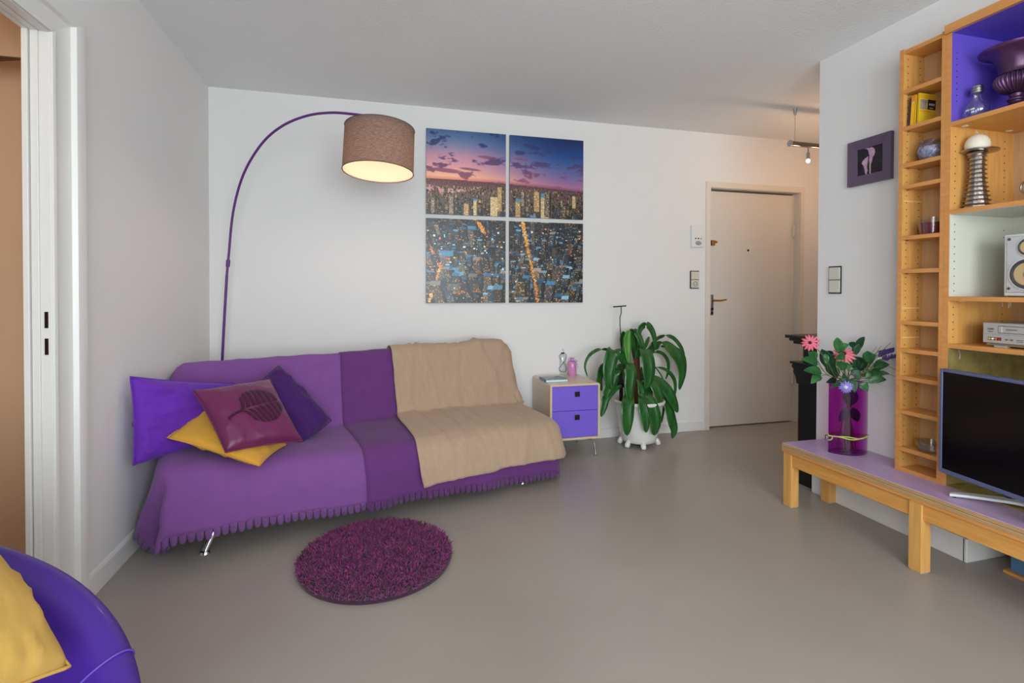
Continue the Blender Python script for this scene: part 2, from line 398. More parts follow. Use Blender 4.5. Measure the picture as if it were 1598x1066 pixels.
def drape(name, uL, uR, hz, sideL=None, sideR=None, off=0.0, r0=0, ncol=60, seed=0, wr=.005, rows_per=3, nd=14, scal=True, material=None, fold=.010):
    """uL/uR: functions of the row fraction (0 back .. 1 front edge .. 2 hem)"""
    rows = prof_rows(rows_per)[r0:]; nr = len(rows)
    nsd = 12
    cols = []
    if sideL: cols += [('L', 1-i/nsd) for i in range(nsd)]
    cols += [('M', i/ncol) for i in range(ncol+1)]
    if sideR: cols += [('R', (i+1)/nsd) for i in range(nsd)]
    P = []
    edge_uL = lambda v, z: -.14
    def backness(k): return 1.0 if rows[k][2] < .2 else 0.0
    for k in range(nr+nd):
        row = []
        onprof = k < nr
        if onprof: v, z, wgt = rows[k]
        b = 0 if onprof else (k-nr+1)/nd
        fr = (k/(nr-1)) if onprof else 1+b
        a0 = -.14 if sideL else uL(fr)
        a1 = (1.86 if (onprof and rows[k][2] < .5) else 1.90) if sideR else uR(fr)
        if onprof and sideR and .3 <= rows[k][2] < 1: a1 = 1.88
        def main(u):
            if onprof:
                zz = z+(zs(u)-.388)*min(1, wgt)*1.0
                if wgt < .5:
                    zz += interp(u, [-.14, 1.86], [-.008, .008])*(z > .6)
                    d = min(u+.14, 1.88-u)
                    if z > .6: zz -= .055*(1-min(1, max(0, d)/.07))**2
                return Vector((u, v, zz))
            z0 = zs(u)+(.350-.388); h = hz(u)
            vv = -.05-.036*math.sin(min(1, b*1.6)*math.pi/2)
            vv += -fold*b*(.5+.5*math.sin(u*9+seed)+.5*math.sin(u*21+seed*2))
            return Vector((u, vv, z0+(h-z0)*b))
        for side, s in cols:
            if side == 'M':
                q = main(a0+(a1-a0)*s)
                row.append(q); continue
            tab = sideL if side == 'L' else sideR
            ue = a0 if side == 'L' else a1; sg = -1 if side == 'L' else 1
            if onprof:
                C = main(ue)
                if wgt < .5:
                    drop = .34
                    hem = Vector((ue+sg*(.05 if side == 'L' else .11), v-.03, max(.40, C.z-drop)))
                    rnd = .03
                else:
                    h0 = hem_at(tab, 0); f = max(0, min(1, 1-(v+.05)/.45))
                    hem = Vector((ue+sg*.05+(h0.x-ue-sg*.05)*(f*.7+.3), v+(h0.y+.05)*f, h0.z+(1-f)*.05)); rnd = .03
                q = C.lerp(hem, s)
                q.x += sg*rnd*math.sin(min(1, s*4)*math.pi/2)*(1-s)
                q.z += .02*math.sin(min(1, s*3)*math.pi)*(1-s)
            else:
                C = Vector((ue, -.05, zs(ue)-.038)); ph = math.degrees(math.atan2(b, s))
                Rr = math.hypot(b, s); Rm = 1/max(math.cos(R(ph)), math.sin(R(ph)))
                hem = hem_at(tab, ph) if ph > 0 else hem_at(tab, 0)
                fr_ = Rr/Rm
                q = C.lerp(hem, fr_)
                q.y -= .036*math.sin(min(1, fr_*1.6)*math.pi/2)*math.sin(R(ph))**6*(1-fr_)
                q.x += sg*.03*math.sin(min(1, fr_*4)*math.pi/2)*(1-fr_)*math.cos(R(ph))
            row.append(q)
        P.append(row)
    # wrinkles along the normal, and the lift over whatever lies below
    A = np.array([[tuple(q) for q in r] for r in P]); du = np.gradient(A, axis=1); dv = np.gradient(A, axis=0)
    Nn = np.cross(du, dv); Nn /= (np.linalg.norm(Nn, axis=2, keepdims=True)+1e-9)
    if Nn[nr//2, A.shape[1]//2, 2] < 0: Nn = -Nn
    V3 = []
    for i in range(A.shape[0]):
        row = []
        for j in range(A.shape[1]):
            u, v, z = A[i, j]; n = Nn[i, j]
            d = off+(.012*max(0, (i-nr)/nd) if off > .01 else 0)
            if off > .01:
                for u0, sl, aa, ww in ((1.16, .02, .010, .014), (1.27, -.05, .012, .012), (1.40, .04, .007, .010), (1.52, .02, -.009, .012), (1.71, -.07, .012, .016), (1.80, .05, .010, .013)):
                    d += aa*math.exp(-((u-u0-sl*math.sin(z*9)-.02*nz(u0*9, v*4+z*4))/ww)**2)
                d += .016*max(0, nz(u*5+3, v*9+z*7, 2))**1.5*2*(z > .42)+.006*nz(u*7, v*7+z*9, 6)
            d += (.004 if off > .01 else .0035)*(max(0, 1-abs(nz(u*4.5+v*3+seed, v*7-z*5+u*2, seed+9))*5))**2
            d += wr*(nz(u*3.1+seed*7, v*5+z*2.0, seed)*1.0+.45*nz(u*9+seed, v*6+z*3.5, seed+3)+.25*abs(nz(u*16, (v+z)*9, seed+5)))
            q = S(u+n[0]*d, v+n[1]*d, max(.012, z+n[2]*d))
            q.x = max(q.x, XL+.022)
            row.append(q)
        V3.append(row)
    g = G(); g.grid(V3)
    if scal:      # scalloped edge: small rounded tongues hanging from the hem
        def tongues(line, before):
            acc = 0; pts = [line[0]]; dirs = [(line[0]-before[0])]
            L = [0]
            for i in range(1, len(line)): L.append(L[-1]+(line[i]-line[i-1]).length)
            w_ = .0325; n = int(L[-1]/w_)
            def samp(t):
                i = max(0, min(len(L)-2, int(np.searchsorted(L, t))-1)); f = (t-L[i])/max(1e-6, L[i+1]-L[i])
                p = line[i].lerp(line[i+1], f); b_ = before[i].lerp(before[i+1], f); return p, (p-b_).normalized()
            for k in range(n):
                c, dn = samp((k+.5)*L[-1]/n); a, _ = samp((k+.04)*L[-1]/n); e, _ = samp((k+.96)*L[-1]/n)
                if dn.z > -.3: dn = Vector((dn.x, dn.y, -.5)).normalized()
                ax = (e-a)/2; c = (a+e)/2; ln = .041*(.92+.16*random.random())
                a = a-dn*.004; e = e-dn*.004
                vs = [a, e]; rows_ = []
                for q in range(0, 9):
                    th = math.pi*q/8; cx = math.cos(th); 
                    sgn = 1 if cx > 0 else -1
                    p = c+ax*(abs(cx)**.75)*sgn*.98+dn*(ln*math.sin(th)**.7)
                    p.z = max(p.z, .004); p.x = max(p.x, XL+.022); vs.append(p)
                g.add(vs, [(0, 1)+tuple(range(2, 11))])
        tongues(V3[-1], V3[-2])
        if sideL:
            tongues([V3[i][0] for i in range(nr+2, nr+nd)], [V3[i][1] for i in range(nr+2, nr+nd)])
        if sideR:
            tongues([V3[i][-1] for i in range(nr//2+4, nr+nd)], [V3[i][-2] for i in range(nr//2+4, nr+nd)])
    o = g.build(name, material, None, smooth=180, solid=.0028, fixn=False, loc=S(.85, .3, 0))
    return o
M['throw_l'] = mat('mid_purple_fleece', rgb(130, 80, 150), 0.95, sheen=.12, bump=.35, bscale=260, var=.08, vscale=14)
M['throw_d'] = mat('deep_purple_fleece', rgb(104, 54, 120), 0.95, sheen=.12, bump=.35, bscale=260, var=.08, vscale=14)
M['throw_b'] = mat('taupe_linen', rgb(182, 156, 132), 0.9, sheen=.15, bump=.5, bscale=180, var=.07, vscale=9, vstretch=(6, 6, 1))
seam = lambda f: interp(f, [0, .25, .6, 1, 2], [.757, .757, .745, .735, .742])
beige = lambda f: interp(f, [0, .3, .5, .62, .8, 1, 1.6, 2], [1.045, 1.040, 1.045, 1.035, 1.0, .985, .988, 1.003])
o = drape('purple_throw', None, seam, hemz, sideL=HEML, ncol=36, seed=1, material=M['throw_l'], fold=.006)
tag(o, 'mid purple scalloped fleece throw over the sofa end with the cushions', 'throw blanket')
o = drape('purple_throw', lambda f: seam(f)-.03, None, hemz, sideR=HEMR, off=.005, ncol=44, seed=2, material=M['throw_d'], fold=.014)
tag(o, 'deep purple scalloped throw on the middle of the sofa, mostly under the beige one', 'throw blanket')
o = drape('beige_throw', beige, None, lambda u: interp(u, [.98, 1.08, 1.25, 1.42, 1.5, 1.9], [.140, .152, .158, .150, .165, .155]), sideR=HEMB, off=.024, r0=6, ncol=48, seed=3, wr=.011, material=M['throw_b'], scal=False, fold=.010)
tag(o, 'crumpled taupe beige throw spread over the sofa end beside the drawer cabinet', 'throw blanket')

# ---- cushions
def cushion(BL, BR, TR, TL, T, seed=0, k=.07, n=26, wr=.006, back=1.0, nside=1):
    BL, BR, TR, TL = map(Vector, (BL, BR, TR, TL)); nn = ((BR-BL).cross(TL-BL)).normalized()*nside
    g = G(); faces = []
    for side in (1, -1):
        P = []
        for i in range(n+1):
            row = []
            for j in range(n+1):
                a = -1+2*j/n; b = -1+2*i/n
                a = math.copysign(abs(a)**.85, a); b = math.copysign(abs(b)**.85, b)
                aa = a*(1-k*(1-b*b)); bb = b*(1-k*(1-a*a))
                s, t = (aa+1)/2, (bb+1)/2
                p = BL*(1-s)*(1-t)+BR*s*(1-t)+TR*s*t+TL*(1-s)*t
                e = ((1-a*a)*(1-b*b)); h = T*.5*e**.42
                edge = min(1, e*6)
                ang = math.atan2(b, a); rad = max(abs(a), abs(b))
                h += wr*edge*(nz(a*2+seed, b*2, side)+.8*nz(ang*3.2+seed, rad*1.2, seed)*rad**2)
                h += wr*edge*1.8*(max(0, 1-abs(nz(a*1.8+seed*3, b*2.6+a, side+seed))*6))**2*(.35+.65*rad)
                if side < 0: h *= back
                row.append(p+nn*h*side)
            P.append(row)
        g.grid(P if side > 0 else [r[::-1] for r in P])
    return g, nn
def piping(BL, BR, TR, TL, k, r, n=26):
    BL, BR, TR, TL = map(Vector, (BL, BR, TR, TL)); pts = []
    for e in range(4):
        for i in range(n):
            t = -1+2*i/n; q = 1-k*(1-t*t)
            a, b = [(t, -q), (q, t), (-t, q), (-q, -t)][e]
            s, u = (a+1)/2, (b+1)/2
            pts.append(BL*(1-s)*(1-u)+BR*s*(1-u)+TR*s*u+TL*(1-s)*u)
    return pts+[pts[0]]
M['violet'] = mat('violet_cotton', rgb(108, 42, 182), 0.8, sheen=.1, bump=.2, bscale=500, var=.06)
M['mustard'] = mat('mustard_cotton', rgb(226, 168, 60), 0.85, sheen=.1, bump=.2, bscale=500, var=.05)
M['burgundy'] = mat('burgundy_taffeta', rgb(116, 38, 88), 0.36, sheen=.1, bump=.3, bscale=120, var=.15, vscale=10)
M['leafvelvet'] = mat('dark_plum_velvet', rgb(70, 14, 48), 0.95, sheen=.1)
M['darkviolet'] = mat('dark_violet_velvet', rgb(66, 24, 100), 0.95, sheen=.12, bump=.2, bscale=300, var=.1)
M['yellow'] = mat('yellow_cotton', rgb(224, 180, 92), 0.85, bump=.2, bscale=500, var=.05)
def mkcushion(name, c, T, m, label, k=.07, seed=0, back=1.0, pm=None, wr=.006):
    g, nn = cushion(*c, T, seed=seed, k=k, back=back, wr=wr)
    loc = sum((Vector(q) for q in c), Vector())/4
    root = thing(name, label, 'cushion', loc)
    g.build('cover', m, root, smooth=180, weld=True)
    G().tube(piping(*c, k, 0), .0035, 6, caps=False).build('piping', pm or m, root, smooth=180)
    return root, nn
# violet one standing across the sofa end against the back
vTL = at(203, 588, 2.62); vBL = at(208, 726, 2.60); vTR = onplane(365, 598, .41); vBR = onplane(352, 688, .30)
mkcushion('cushion', (vBL, vBR, vTR, vTL), .13, M['violet'], 'large plain violet cushion standing at the wall end of the sofa, behind the others', k=.045, seed=4, wr=.015)
# mustard one lying beneath
mL = S(-.075, .12, .545); mL = at(261, 683, 2.66); mF = at(405, 727, 2.53); mR = at(446, 694, 2.84); mB = at(352, 604, 3.02)
mkcushion('cushion', (mF, mR, mB, mL), .075, M['mustard'], 'mustard yellow cushion lying under the burgundy leaf cushion on the sofa', k=.05, seed=9)
# dark violet one leaning at the back
dT = onplane(435, 571, .43); dR = onplane(517, 656, .27); dB = onplane(468, 692, .17); dL = onplane(385, 622, .36)
mkcushion('cushion', (dB, dR, dT, dL), .13, M['darkviolet'], 'dark violet velvet cushion leaning on the sofa back behind the burgundy one', k=-.03, seed=5, wr=.010)
# burgundy one on top with a leaf
bBL = onplane(352, 706, -.105); bBR = onplane(472, 688, -.01); bTR = onplane(421, 592, .25); bTL = onplane(301, 610, .10)
C4 = (bBL, bBR, bTR, bTL)
rt, nn = mkcushion('cushion', C4, .14, M['burgundy'], 'shiny burgundy cushion with a dark leaf design on top of the sofa cushions', k=.05, seed=6, wr=.0045)
def surf_on(C4, s, t, T, k=.05, lift=.0):
    BL, BR, TR, TL = C4; a = s*2-1; b = t*2-1
    e = max(0, (1-a*a)*(1-b*b)); aa = a*(1-k*(1-b*b)); bb = b*(1-k*(1-a*a)); s2 = (aa+1)/2; t2 = (bb+1)/2
    n_ = ((BR-BL).cross(TL-BL)).normalized()
    p = BL*(1-s2)*(1-t2)+BR*s2*(1-t2)+TR*s2*t2+TL*(1-s2)*t2
    return p+n_*(T*.5*e**.42+lift)
# leaf: axis from the stem (lower left) to the tip (right); segments between the veins
g = G()
ax0 = Vector((.30, .46)); ax1 = Vector((.96, .575)); axd = (ax1-ax0); axn = Vector((-axd.y, axd.x)).normalized()
def leafw(t): return .30*math.sin(math.pi*min(1, t*1.02+.0))**.62*(1-.28*t)
def seg(t0, t1, sgn):
    pts = []
    N = 7
    def pt(t, q):   # q 0 axis .. 1 edge, veins sweep towards the tip
        tt = t+.20*q*(1-t)*1.0 - .06*q*(q)
        w_ = leafw(min(.98, max(.02, tt)))
        return ax0+axd*min(1, tt)+axn*sgn*(.012+(w_)*q)
    A = [pt(t0, i/N) for i in range(N+1)]; B = [pt(t1, i/N) for i in range(N+1)]
    M_ = 3
    rows = [[A[i].lerp(B[i], j/M_) for j in range(M_+1)] for i in range(N+1)]
    g.grid([[surf_on(C4, q.x, q.y, .14, lift=.0058) for q in r] for r in rows])
for i in range(7):
    for sg in (1, -1):
        t0 = .0+i*.133; seg(t0, t0+.100, sg)
st = [ax0+axd*t for t in (-.26, -.18, -.08, 0, .1)]
st[0] += Vector((-.0, -.04)); st[1] += Vector((0, -.015))
g.grid([[surf_on(C4, (q+axn*w_).x, (q+axn*w_).y, .14, lift=.0058) for w_ in (-.017, 0, .017)] for q in st])
g.build('leaf_applique', M['leafvelvet'], rt, smooth=180, solid=.0008, fixn=False, label='dark plum velvet leaf with pale veins')

# ================================================================== shaggy rug
rc = Vector((.014, 2.395, 0)); rug = thing('shaggy_rug', 'round dark magenta shaggy rug on the floor before the sofa', 'rug', rc)
RM = [mat('pile_%s' % n_, rgb(*c), .8, sheen=.3) for n_, c in (('plum', (104, 30, 84)), ('magenta', (150, 48, 118)), ('dark', (58, 16, 50)), ('mauve', (128, 40, 108)))]
RRX, RRY = .335, .355
g = G().lathe([(0, .001), (1.0, .001), (1.0, .010), (.96, .014), (0, .016)], rc, 64, sx=RRX, sy=RRY)
g.build('backing', RM[2], rug)
g = G(); rnd = random.Random(3)
for i in range(15000):
    r_ = math.sqrt(rnd.random()); th = rnd.random()*2*math.pi
    p = rc+Vector((math.cos(th)*r_*RRX*.985, math.sin(th)*r_*RRY*.985, .012))
    lean = Vector((rnd.gauss(0, .6)+math.cos(th)*r_**4*.9, rnd.gauss(0, .6)+math.sin(th)*r_**4*.9, 1.15)).normalized()
    L = rnd.uniform(.022, .036)*(1-.25*r_**6); wv = Vector((rnd.gauss(0, 1), rnd.gauss(0, 1), 0)).normalized()*rnd.uniform(.0016, .0026)
    b_ = Vector((rnd.gauss(0, .4), rnd.gauss(0, .4), -.25))
    p1 = p+lean*L*.5; p2 = p+lean*L*.9+b_*L*.35
    g.m = rnd.choice((0, 0, 1, 1, 2, 3)); 
    g.add([p-wv, p+wv, p1+wv, p1-wv, p2+wv*.7, p2-wv*.7], [(0, 1, 2, 3), (3, 2, 4, 5)])
g.build('pile', RM, rug, smooth=0, fixn=False, kind='stuff')

# ================================================================== arc lamp
lampc = Vector((-.935, 3.72, 0))
lamp = thing('arc_floor_lamp', 'purple arc floor lamp behind the sofa with a lit taupe drum shade', 'lamp', lampc)
M['purple_metal'] = mat('purple_lacquered_steel', rgb(96, 44, 122), 0.35)
G().lathe([(0, 0), (.14, 0), (.14, .012), (.13, .02), (.02, .026), (.012, .06), (0, .06)], lampc+Vector((.02, 0, 0)), 40).build('base', M['purple_metal'], lamp)
SHC = Vector((.028, 3.02, 0))   # shade centre
pix = [(346, 600), (347, 560), (350, 500), (354, 430), (357, 398), (364, 330), (380, 272), (408, 225), (440, 197), (478, 181), (515, 176), (549, 178)]
ys = [3.72, 3.72, 3.71, 3.70, 3.69, 3.65, 3.58, 3.48, 3.37, 3.26, 3.16, 3.09]
arm = [at(px, py, y) for (px, py), y in zip(pix, ys)]
low = [Vector((lampc.x, lampc.y, .02)), arm[0], arm[1], arm[2], arm[3]]
G().tube(cr(low, 4), .0085, 12).build('pole', M['purple_metal'], lamp)
topz = arm[-1].z
G().tube(cr(arm[3:]+[Vector((SHC.x, SHC.y, topz-.03))], 6), .0075, 12).build('arm', M['purple_metal'], lamp)
jt = at(355.5, 411, 3.695); G().tube([jt-Vector((0, 0, .022)), jt+Vector((.003, 0, .022))], .012, 16).build('joint', M['purple_metal'], lamp)
shm = bpy.data.materials.new('taupe_shade_fabric'); shm.use_nodes = True; nt = shm.node_tree; nt.nodes.clear()
out = nt.nodes.new('ShaderNodeOutputMaterial'); mx = nt.nodes.new('ShaderNodeMixShader'); df = nt.nodes.new('ShaderNodeBsdfDiffuse'); tl = nt.nodes.new('ShaderNodeBsdfTranslucent')
tc = nt.nodes.new('ShaderNodeTexCoord'); wv = nt.nodes.new('ShaderNodeTexNoise'); mp = nt.nodes.new('ShaderNodeMapping')
mp.inputs['Scale'].default_value = (30, 30, 260); wv.inputs['Scale'].default_value = 2.0
nt.links.new(tc.outputs['Object'], mp.inputs[0]); nt.links.new(mp.outputs[0], wv.inputs['Vector'])
rp = nt.nodes.new('ShaderNodeValToRGB'); rp.color_ramp.elements[0].color = rgb(132, 112, 104); rp.color_ramp.elements[1].color = rgb(172, 150, 138)
rp.color_ramp.elements[0].position = .35; rp.color_ramp.elements[1].position = .65
nt.links.new(wv.outputs['Fac'], rp.inputs[0]); nt.links.new(rp.outputs[0], df.inputs[0]); nt.links.new(rp.outputs[0], tl.inputs[0])
mx.inputs[0].default_value = .40; nt.links.new(df.outputs[0], mx.inputs[1]); nt.links.new(tl.outputs[0], mx.inputs[2]); nt.links.new(mx.outputs[0], out.inputs[0])
tilt = Matrix.Rotation(R(1.0), 3, Vector(FW)) @ Matrix.Rotation(R(-5.5), 3, Vector(RT))
zb = at(590, 269, SHC.y).z; SH, SR = .25, .194
SB = Vector((SHC.x, SHC.y, zb))
def sh_l(prof): return G().wallpipe(prof, SB, 64, mtx=tilt)
sh_l([(SR, 0), (SR*.985, SH)]).build('shade', shm, lamp, smooth=180, solid=.0)
M['lining'] = bpy.data.materials.new('white_shade_lining'); M['lining'].use_nodes = True; nt = M['lining'].node_tree; nt.nodes.clear()
out = nt.nodes.new('ShaderNodeOutputMaterial'); mx = nt.nodes.new('ShaderNodeMixShader'); df = nt.nodes.new('ShaderNodeBsdfDiffuse'); tl = nt.nodes.new('ShaderNodeBsdfTranslucent')
df.inputs[0].default_value = tl.inputs[0].default_value = rgb(206, 186, 168); mx.inputs[0].default_value = .4
nt.links.new(df.outputs[0], mx.inputs[1]); nt.links.new(tl.outputs[0], mx.inputs[2]); nt.links.new(mx.outputs[0], out.inputs[0])
g = sh_l([(SR-.004, .003), (SR*.985-.004, SH-.003)]); g.build('shade_lining', M['lining'], lamp, smooth=180)
M['trimb'] = mat('brown_trim', rgb(104, 80, 72), .7)
for z_, r_ in ((0, SR), (SH, SR*.985)):
    ring = [SB+tilt @ Vector((math.cos(a)*r_, math.sin(a)*r_, z_)) for a in [2*math.pi*i/48 for i in range(49)]]
    G().tube(ring, .0025, 6, caps=False).build('shade_rim', M['trimb'], lamp, smooth=180)
g = G().lathe([(0, SH-.012), (SR*.975, SH-.012), (SR*.975, SH-.016), (0, SH-.016)], SB, 48, mtx=tilt)
g.build('shade_top', M['lining'], lamp)
bc = SB+tilt @ Vector((0, 0, .085))
G().cyl(SB+tilt @ Vector((0, 0, .15)), SB+tilt @ Vector((0, 0, SH-.01)), .02, n=20).build('lamp_holder', M['white_plastic'], lamp)
def lightmat(name, col, s):
    m = mat(name, (1, 1, 1, 1), .5, emit=col, estr=s); return m
blb = G().ball(bc+Vector((0, 0, .045)), .03, .03, .035, 20, tilt).build('bulb', lightmat('lit_warm_bulb', (1, .80, .62, 1), 6), lamp, smooth=180)
def point(name, loc, e, col, size):
    l = bpy.data.lights.new(name, 'POINT'); l.energy = e; l.color = col; l.shadow_soft_size = size
    o = bpy.data.objects.new(name, l); o.location = loc; COL.objects.link(o); return o
point('arc_lamp_light', bc-Vector((0, 0, .03)), 4.2, (1, .80, .64), .045)

# ================================================================== four panels of a city at dusk
NP = 260
def city():
    rng = np.random.default_rng(11); W = Hh = NP
    img = np.zeros((Hh, W, 3)); yy, xx = np.mgrid[0:Hh, 0:W]; fx = xx/W; fy = yy/Hh
    hz = 76+10*fx**2*0+ 14*np.clip(fx-.25, 0, 1)**1.5   # skyline height, falling to the right
    t = np.clip(yy/hz, 0, 1)
    stopsL = [(0, (58, 92, 128)), (.25, (104, 116, 152)), (.5, (178, 130, 152)), (.75, (214, 148, 150)), (.92, (236, 176, 140)), (1, (214, 120, 100))]
    stopsR = [(0, (10, 34, 84)), (.3, (18, 58, 118)), (.55, (60, 84, 138)), (.78, (112, 92, 140)), (.93, (150, 100, 132)), (1, (110, 60, 88))]
    for c in range(3):
        l = np.interp(t, [s[0] for s in stopsL], [s[1][c] for s in stopsL]); r = np.interp(t, [s[0] for s in stopsR], [s[1][c] for s in stopsR])
        k = np.clip((fx-.15)/.75, 0, 1); k = k*k*(3-2*k); img[..., c] = l*(1-k)+r*k
    cl = np.zeros((Hh, W))
    for y in range(95):
        for x in range(W):
            cl[y, x] = noise.noise(Vector((x*.022+3, y*.075, 1)))+.6*noise.noise(Vector((x*.06, y*.16, 4)))+.35*noise.noise(Vector((x*.15, y*.3, 8)))
    bias = .30-.25*np.exp(-((fx-.66)/.16)**2-((yy-25)/20)**2)-.1*np.exp(-((yy-40)/10)**2)
    a = np.clip((cl-bias)*3.5, 0, .85)[..., None]
    cc = np.stack([np.interp(yy, [0, 40, 75], [16, 60, 130]), np.interp(yy, [0, 40, 75], [44, 50, 70]), np.interp(yy, [0, 40, 75], [92, 96, 92])], -1)
    img = img*(1-a)+cc*a
    for (cx, cy, sx, sy) in ((32, 62, 24, 3.2), (70, 58, 16, 1.8), (100, 38, 16, 2.4), (150, 37, 12, 1.6)):
        q = np.clip(1.6-((xx-cx)/sx)**2-((yy-cy-(xx-cx)*.06)/sy)**2, 0, 1)[..., None]; img = img*(1-q*.8)+np.array((120, 66, 92))*q*.8
    land = yy >= hz
    base = np.stack([np.interp(yy, [76, 90, 110, 130, 260], [104, 112, 88, 44, 22]), np.interp(yy, [76, 90, 110, 130, 260], [60, 84, 78, 44, 30]), np.interp(yy, [76, 90, 110, 130, 260], [66, 84, 74, 50, 40])], -1)
    base = base*(1-.35*fx[..., None]*np.clip((140-yy)/60, 0, 1)[..., None])+rng.normal(0, 12, (Hh, W, 1))
    img[land] = base[land]
    riv = (yy > 84+6*np.sin(fx*9)) & (yy < 84+6*np.sin(fx*9)+10*(1-fx*2.6)) & (fx < .34); img[riv] = (196, 142, 150)
    def rect(x0, y0, x1, y1, col):
        x0, x1 = max(0, int(x0)), min(W, int(x1)); y0, y1 = max(0, int(y0)), min(Hh, int(y1))
        if x1 > x0 and y1 > y0: img[y0:y1, x0:x1] = col
    def building(x, yb, w_, h, front, side, roof, lit, warm):
        sk = int((x-W*.5)*.02)
        rect(x, yb-h, x+w_, yb, front); rect(x+w_, yb-h+1, x+w_+max(1, w_*.4), yb, side)
        if yb > 130: rect(x, yb-h-max(2, w_*.45), x+w_+max(1, w_*.3), yb-h, roof)
        x0, x1, y0, y1 = max(0, int(x)), min(W, int(x+w_)), max(0, int(yb-h)), min(Hh, int(yb))
        if x1 > x0 and y1 > y0:
            mk = rng.random((y1-y0, x1-x0)) < lit; img[y0:y1, x0:x1][mk] = .45*img[y0:y1, x0:x1][mk]+.55*np.array(warm)
    # far and middle city, lit warm
    for k in range(1900):
        yb = 88+(rng.random()**1.3)*175; s = (yb-70)/90
        w_ = 1.5+s*rng.uniform(1.0, 3.6); h = w_*rng.uniform(.6, 2.2)
        if 92 < yb < 145 and rng.random() < .25: h *= 1.8
        x = rng.uniform(-6, W)
        warmz = np.clip((150-yb)/50, 0, 1)
        if warmz > rng.random()*.9+.12:
            b = rng.uniform(.5, 1.15)*(1-.35*x/W); fr = np.array(((150, 122, 86), (96, 84, 78), (190, 166, 124), (80, 66, 66), (122, 96, 74))[rng.integers(5)])*b; sd = fr*.5; wc = (236, 196, 124); lit = .22; rf = fr*.8
        else:
            b = rng.uniform(.35, 1.0); fr = np.array(((56, 60, 66), (70, 64, 58), (44, 70, 86), (92, 82, 70))[rng.integers(4)])*b; sd = fr*.5
            rf = np.array(((42, 92, 128), (90, 140, 176), (36, 52, 66), (28, 38, 48), (120, 116, 110))[rng.integers(5)])*rng.uniform(.5, 1.05); wc = (214, 160, 84); lit = .07
        building(x, yb, w_, h, fr, sd, rf, lit, wc)
    order = [(8, 128, 5, 22), (36, 130, 7, 30), (60, 130, 8, 18), (76, 131, 5, 24), (104, 130, 12, 30), (116, 122, 7, 38), (140, 131, 8, 26), (150, 112, 5, 22), (172, 120, 9, 32), (184, 131, 14, 34), (190, 128, 9, 40), (222, 130, 6, 22), (240, 112, 6, 20), (66, 171, 11, 26), (140, 246, 10, 40), (205, 232, 14, 30), (20, 222, 18, 34), (34, 244, 20, 30), (52, 226, 12, 26), (240, 256, 16, 26), (176, 252, 20, 18), (166, 170, 7, 40)]
    for x, yb, w_, h in order:
        wz = yb < 140; fr = np.array(((178, 146, 100), (118, 108, 104), (206, 184, 140), (92, 84, 82))[(x//7) % 4] if wz else (88, 86, 84))*(1-.25*x/W)
        building(x, yb, w_, h, fr, fr*.5, np.array((70, 130, 160)), .25 if wz else .10, (255, 220, 140) if wz else (236, 184, 96))
    def street(p, q, wid, col):
        n = 230
        for i in range(n):
            f = i/n; x = p[0]+(q[0]-p[0])*f+rng.normal(0, wid*.5); y = p[1]+(q[1]-p[1])*f+rng.normal(0, .8); g_ = rng.uniform(.55, 1.1)
            rect(x, y, x+1.6, y+1.6, np.clip(np.array(col)*g_, 0, 255))
    street((152, 132), (160, 168), 3, (255, 186, 84)); street((160, 165), (180, 258), 3.2, (250, 168, 72)); street((0, 246), (128, 240), 2.0, (190, 122, 66)); street((130, 243), (262, 240), 1.8, (190, 126, 70))
    street((2, 168), (24, 206), 2, (240, 150, 70)); street((84, 134), (94, 150), 2.4, (255, 160, 60)); street((22, 205), (4, 258), 2, (246, 176, 80)); street((62, 180), (78, 206), 1.6, (230, 130, 60))
    for k in range(260):
        yb = rng.uniform(140, 258); x = rng.uniform(0, W); rect(x, yb, x+rng.uniform(1, 4), yb+rng.uniform(1, 2.4), ((255, 190, 96), (120, 196, 230), (240, 120, 70), (220, 236, 240))[rng.integers(4)])
    for k in range(150):
        yb = rng.uniform(150, 275); x = rng.uniform(-5, W); w_ = rng.uniform(5, 11)*(.6+(yb-140)/160); h = w_*rng.uniform(.8, 2.3); b_ = rng.uniform(.6, 1.15)
        fr = np.array(((66, 70, 76), (104, 92, 78), (52, 78, 94), (84, 74, 66))[rng.integers(4)])*b_; rf = np.array(((58, 116, 152), (110, 156, 184), (46, 62, 74), (130, 124, 116))[rng.integers(4)])*b_
        sk = (x-140)/140*.38
        for r_ in range(int(h)):
            y = int(yb-r_)
            if 135 <= y < Hh:
                xs_ = x+sk*r_; x0 = max(0, int(xs_)); x1 = min(W, int(xs_+w_)); x2 = min(W, int(xs_+w_*1.35))
                if x1 > x0:
                    img[y, x0:x1] = fr*(1 if r_ % 2 else .82)
                    if r_ % 2: img[y, x0:x1][rng.random(x1-x0) < .12] = (226, 180, 104)
                if x2 > x1 > 0: img[y, x1:x2] = fr*.5
        for r_ in range(int(w_*.5)):
            y = int(yb-h-r_)
            if 135 <= y < Hh:
                xs_ = x+sk*h+r_*.3; x0 = max(0, int(xs_)); x1 = min(W, int(xs_+w_*1.1))
                if x1 > x0: img[y, x0:x1] = rf
    street((152, 132), (160, 168), 2.2, (240, 176, 84)); street((160, 165), (180, 258), 2.4, (236, 160, 76))
    gn = rng.normal(0, .06, (Hh, W, 1)); gn[:90] *= .15
    img = np.clip(img*(1+gn), 0, 255)/255
    return np.where(img <= .04045, img/12.92, ((img+.055)/1.055)**2.4)
CI = city()
pm = bpy.data.materials.new('dusk_city_print'); pm.use_nodes = True; nt = pm.node_tree
an = nt.nodes.new('ShaderNodeAttribute'); an.attribute_name = 'print'; pb = nt.nodes['Principled BSDF']
gm = nt.nodes.new('ShaderNodeVectorMath'); gm.operation = 'SCALE'; gm.inputs[3].default_value = 1.45
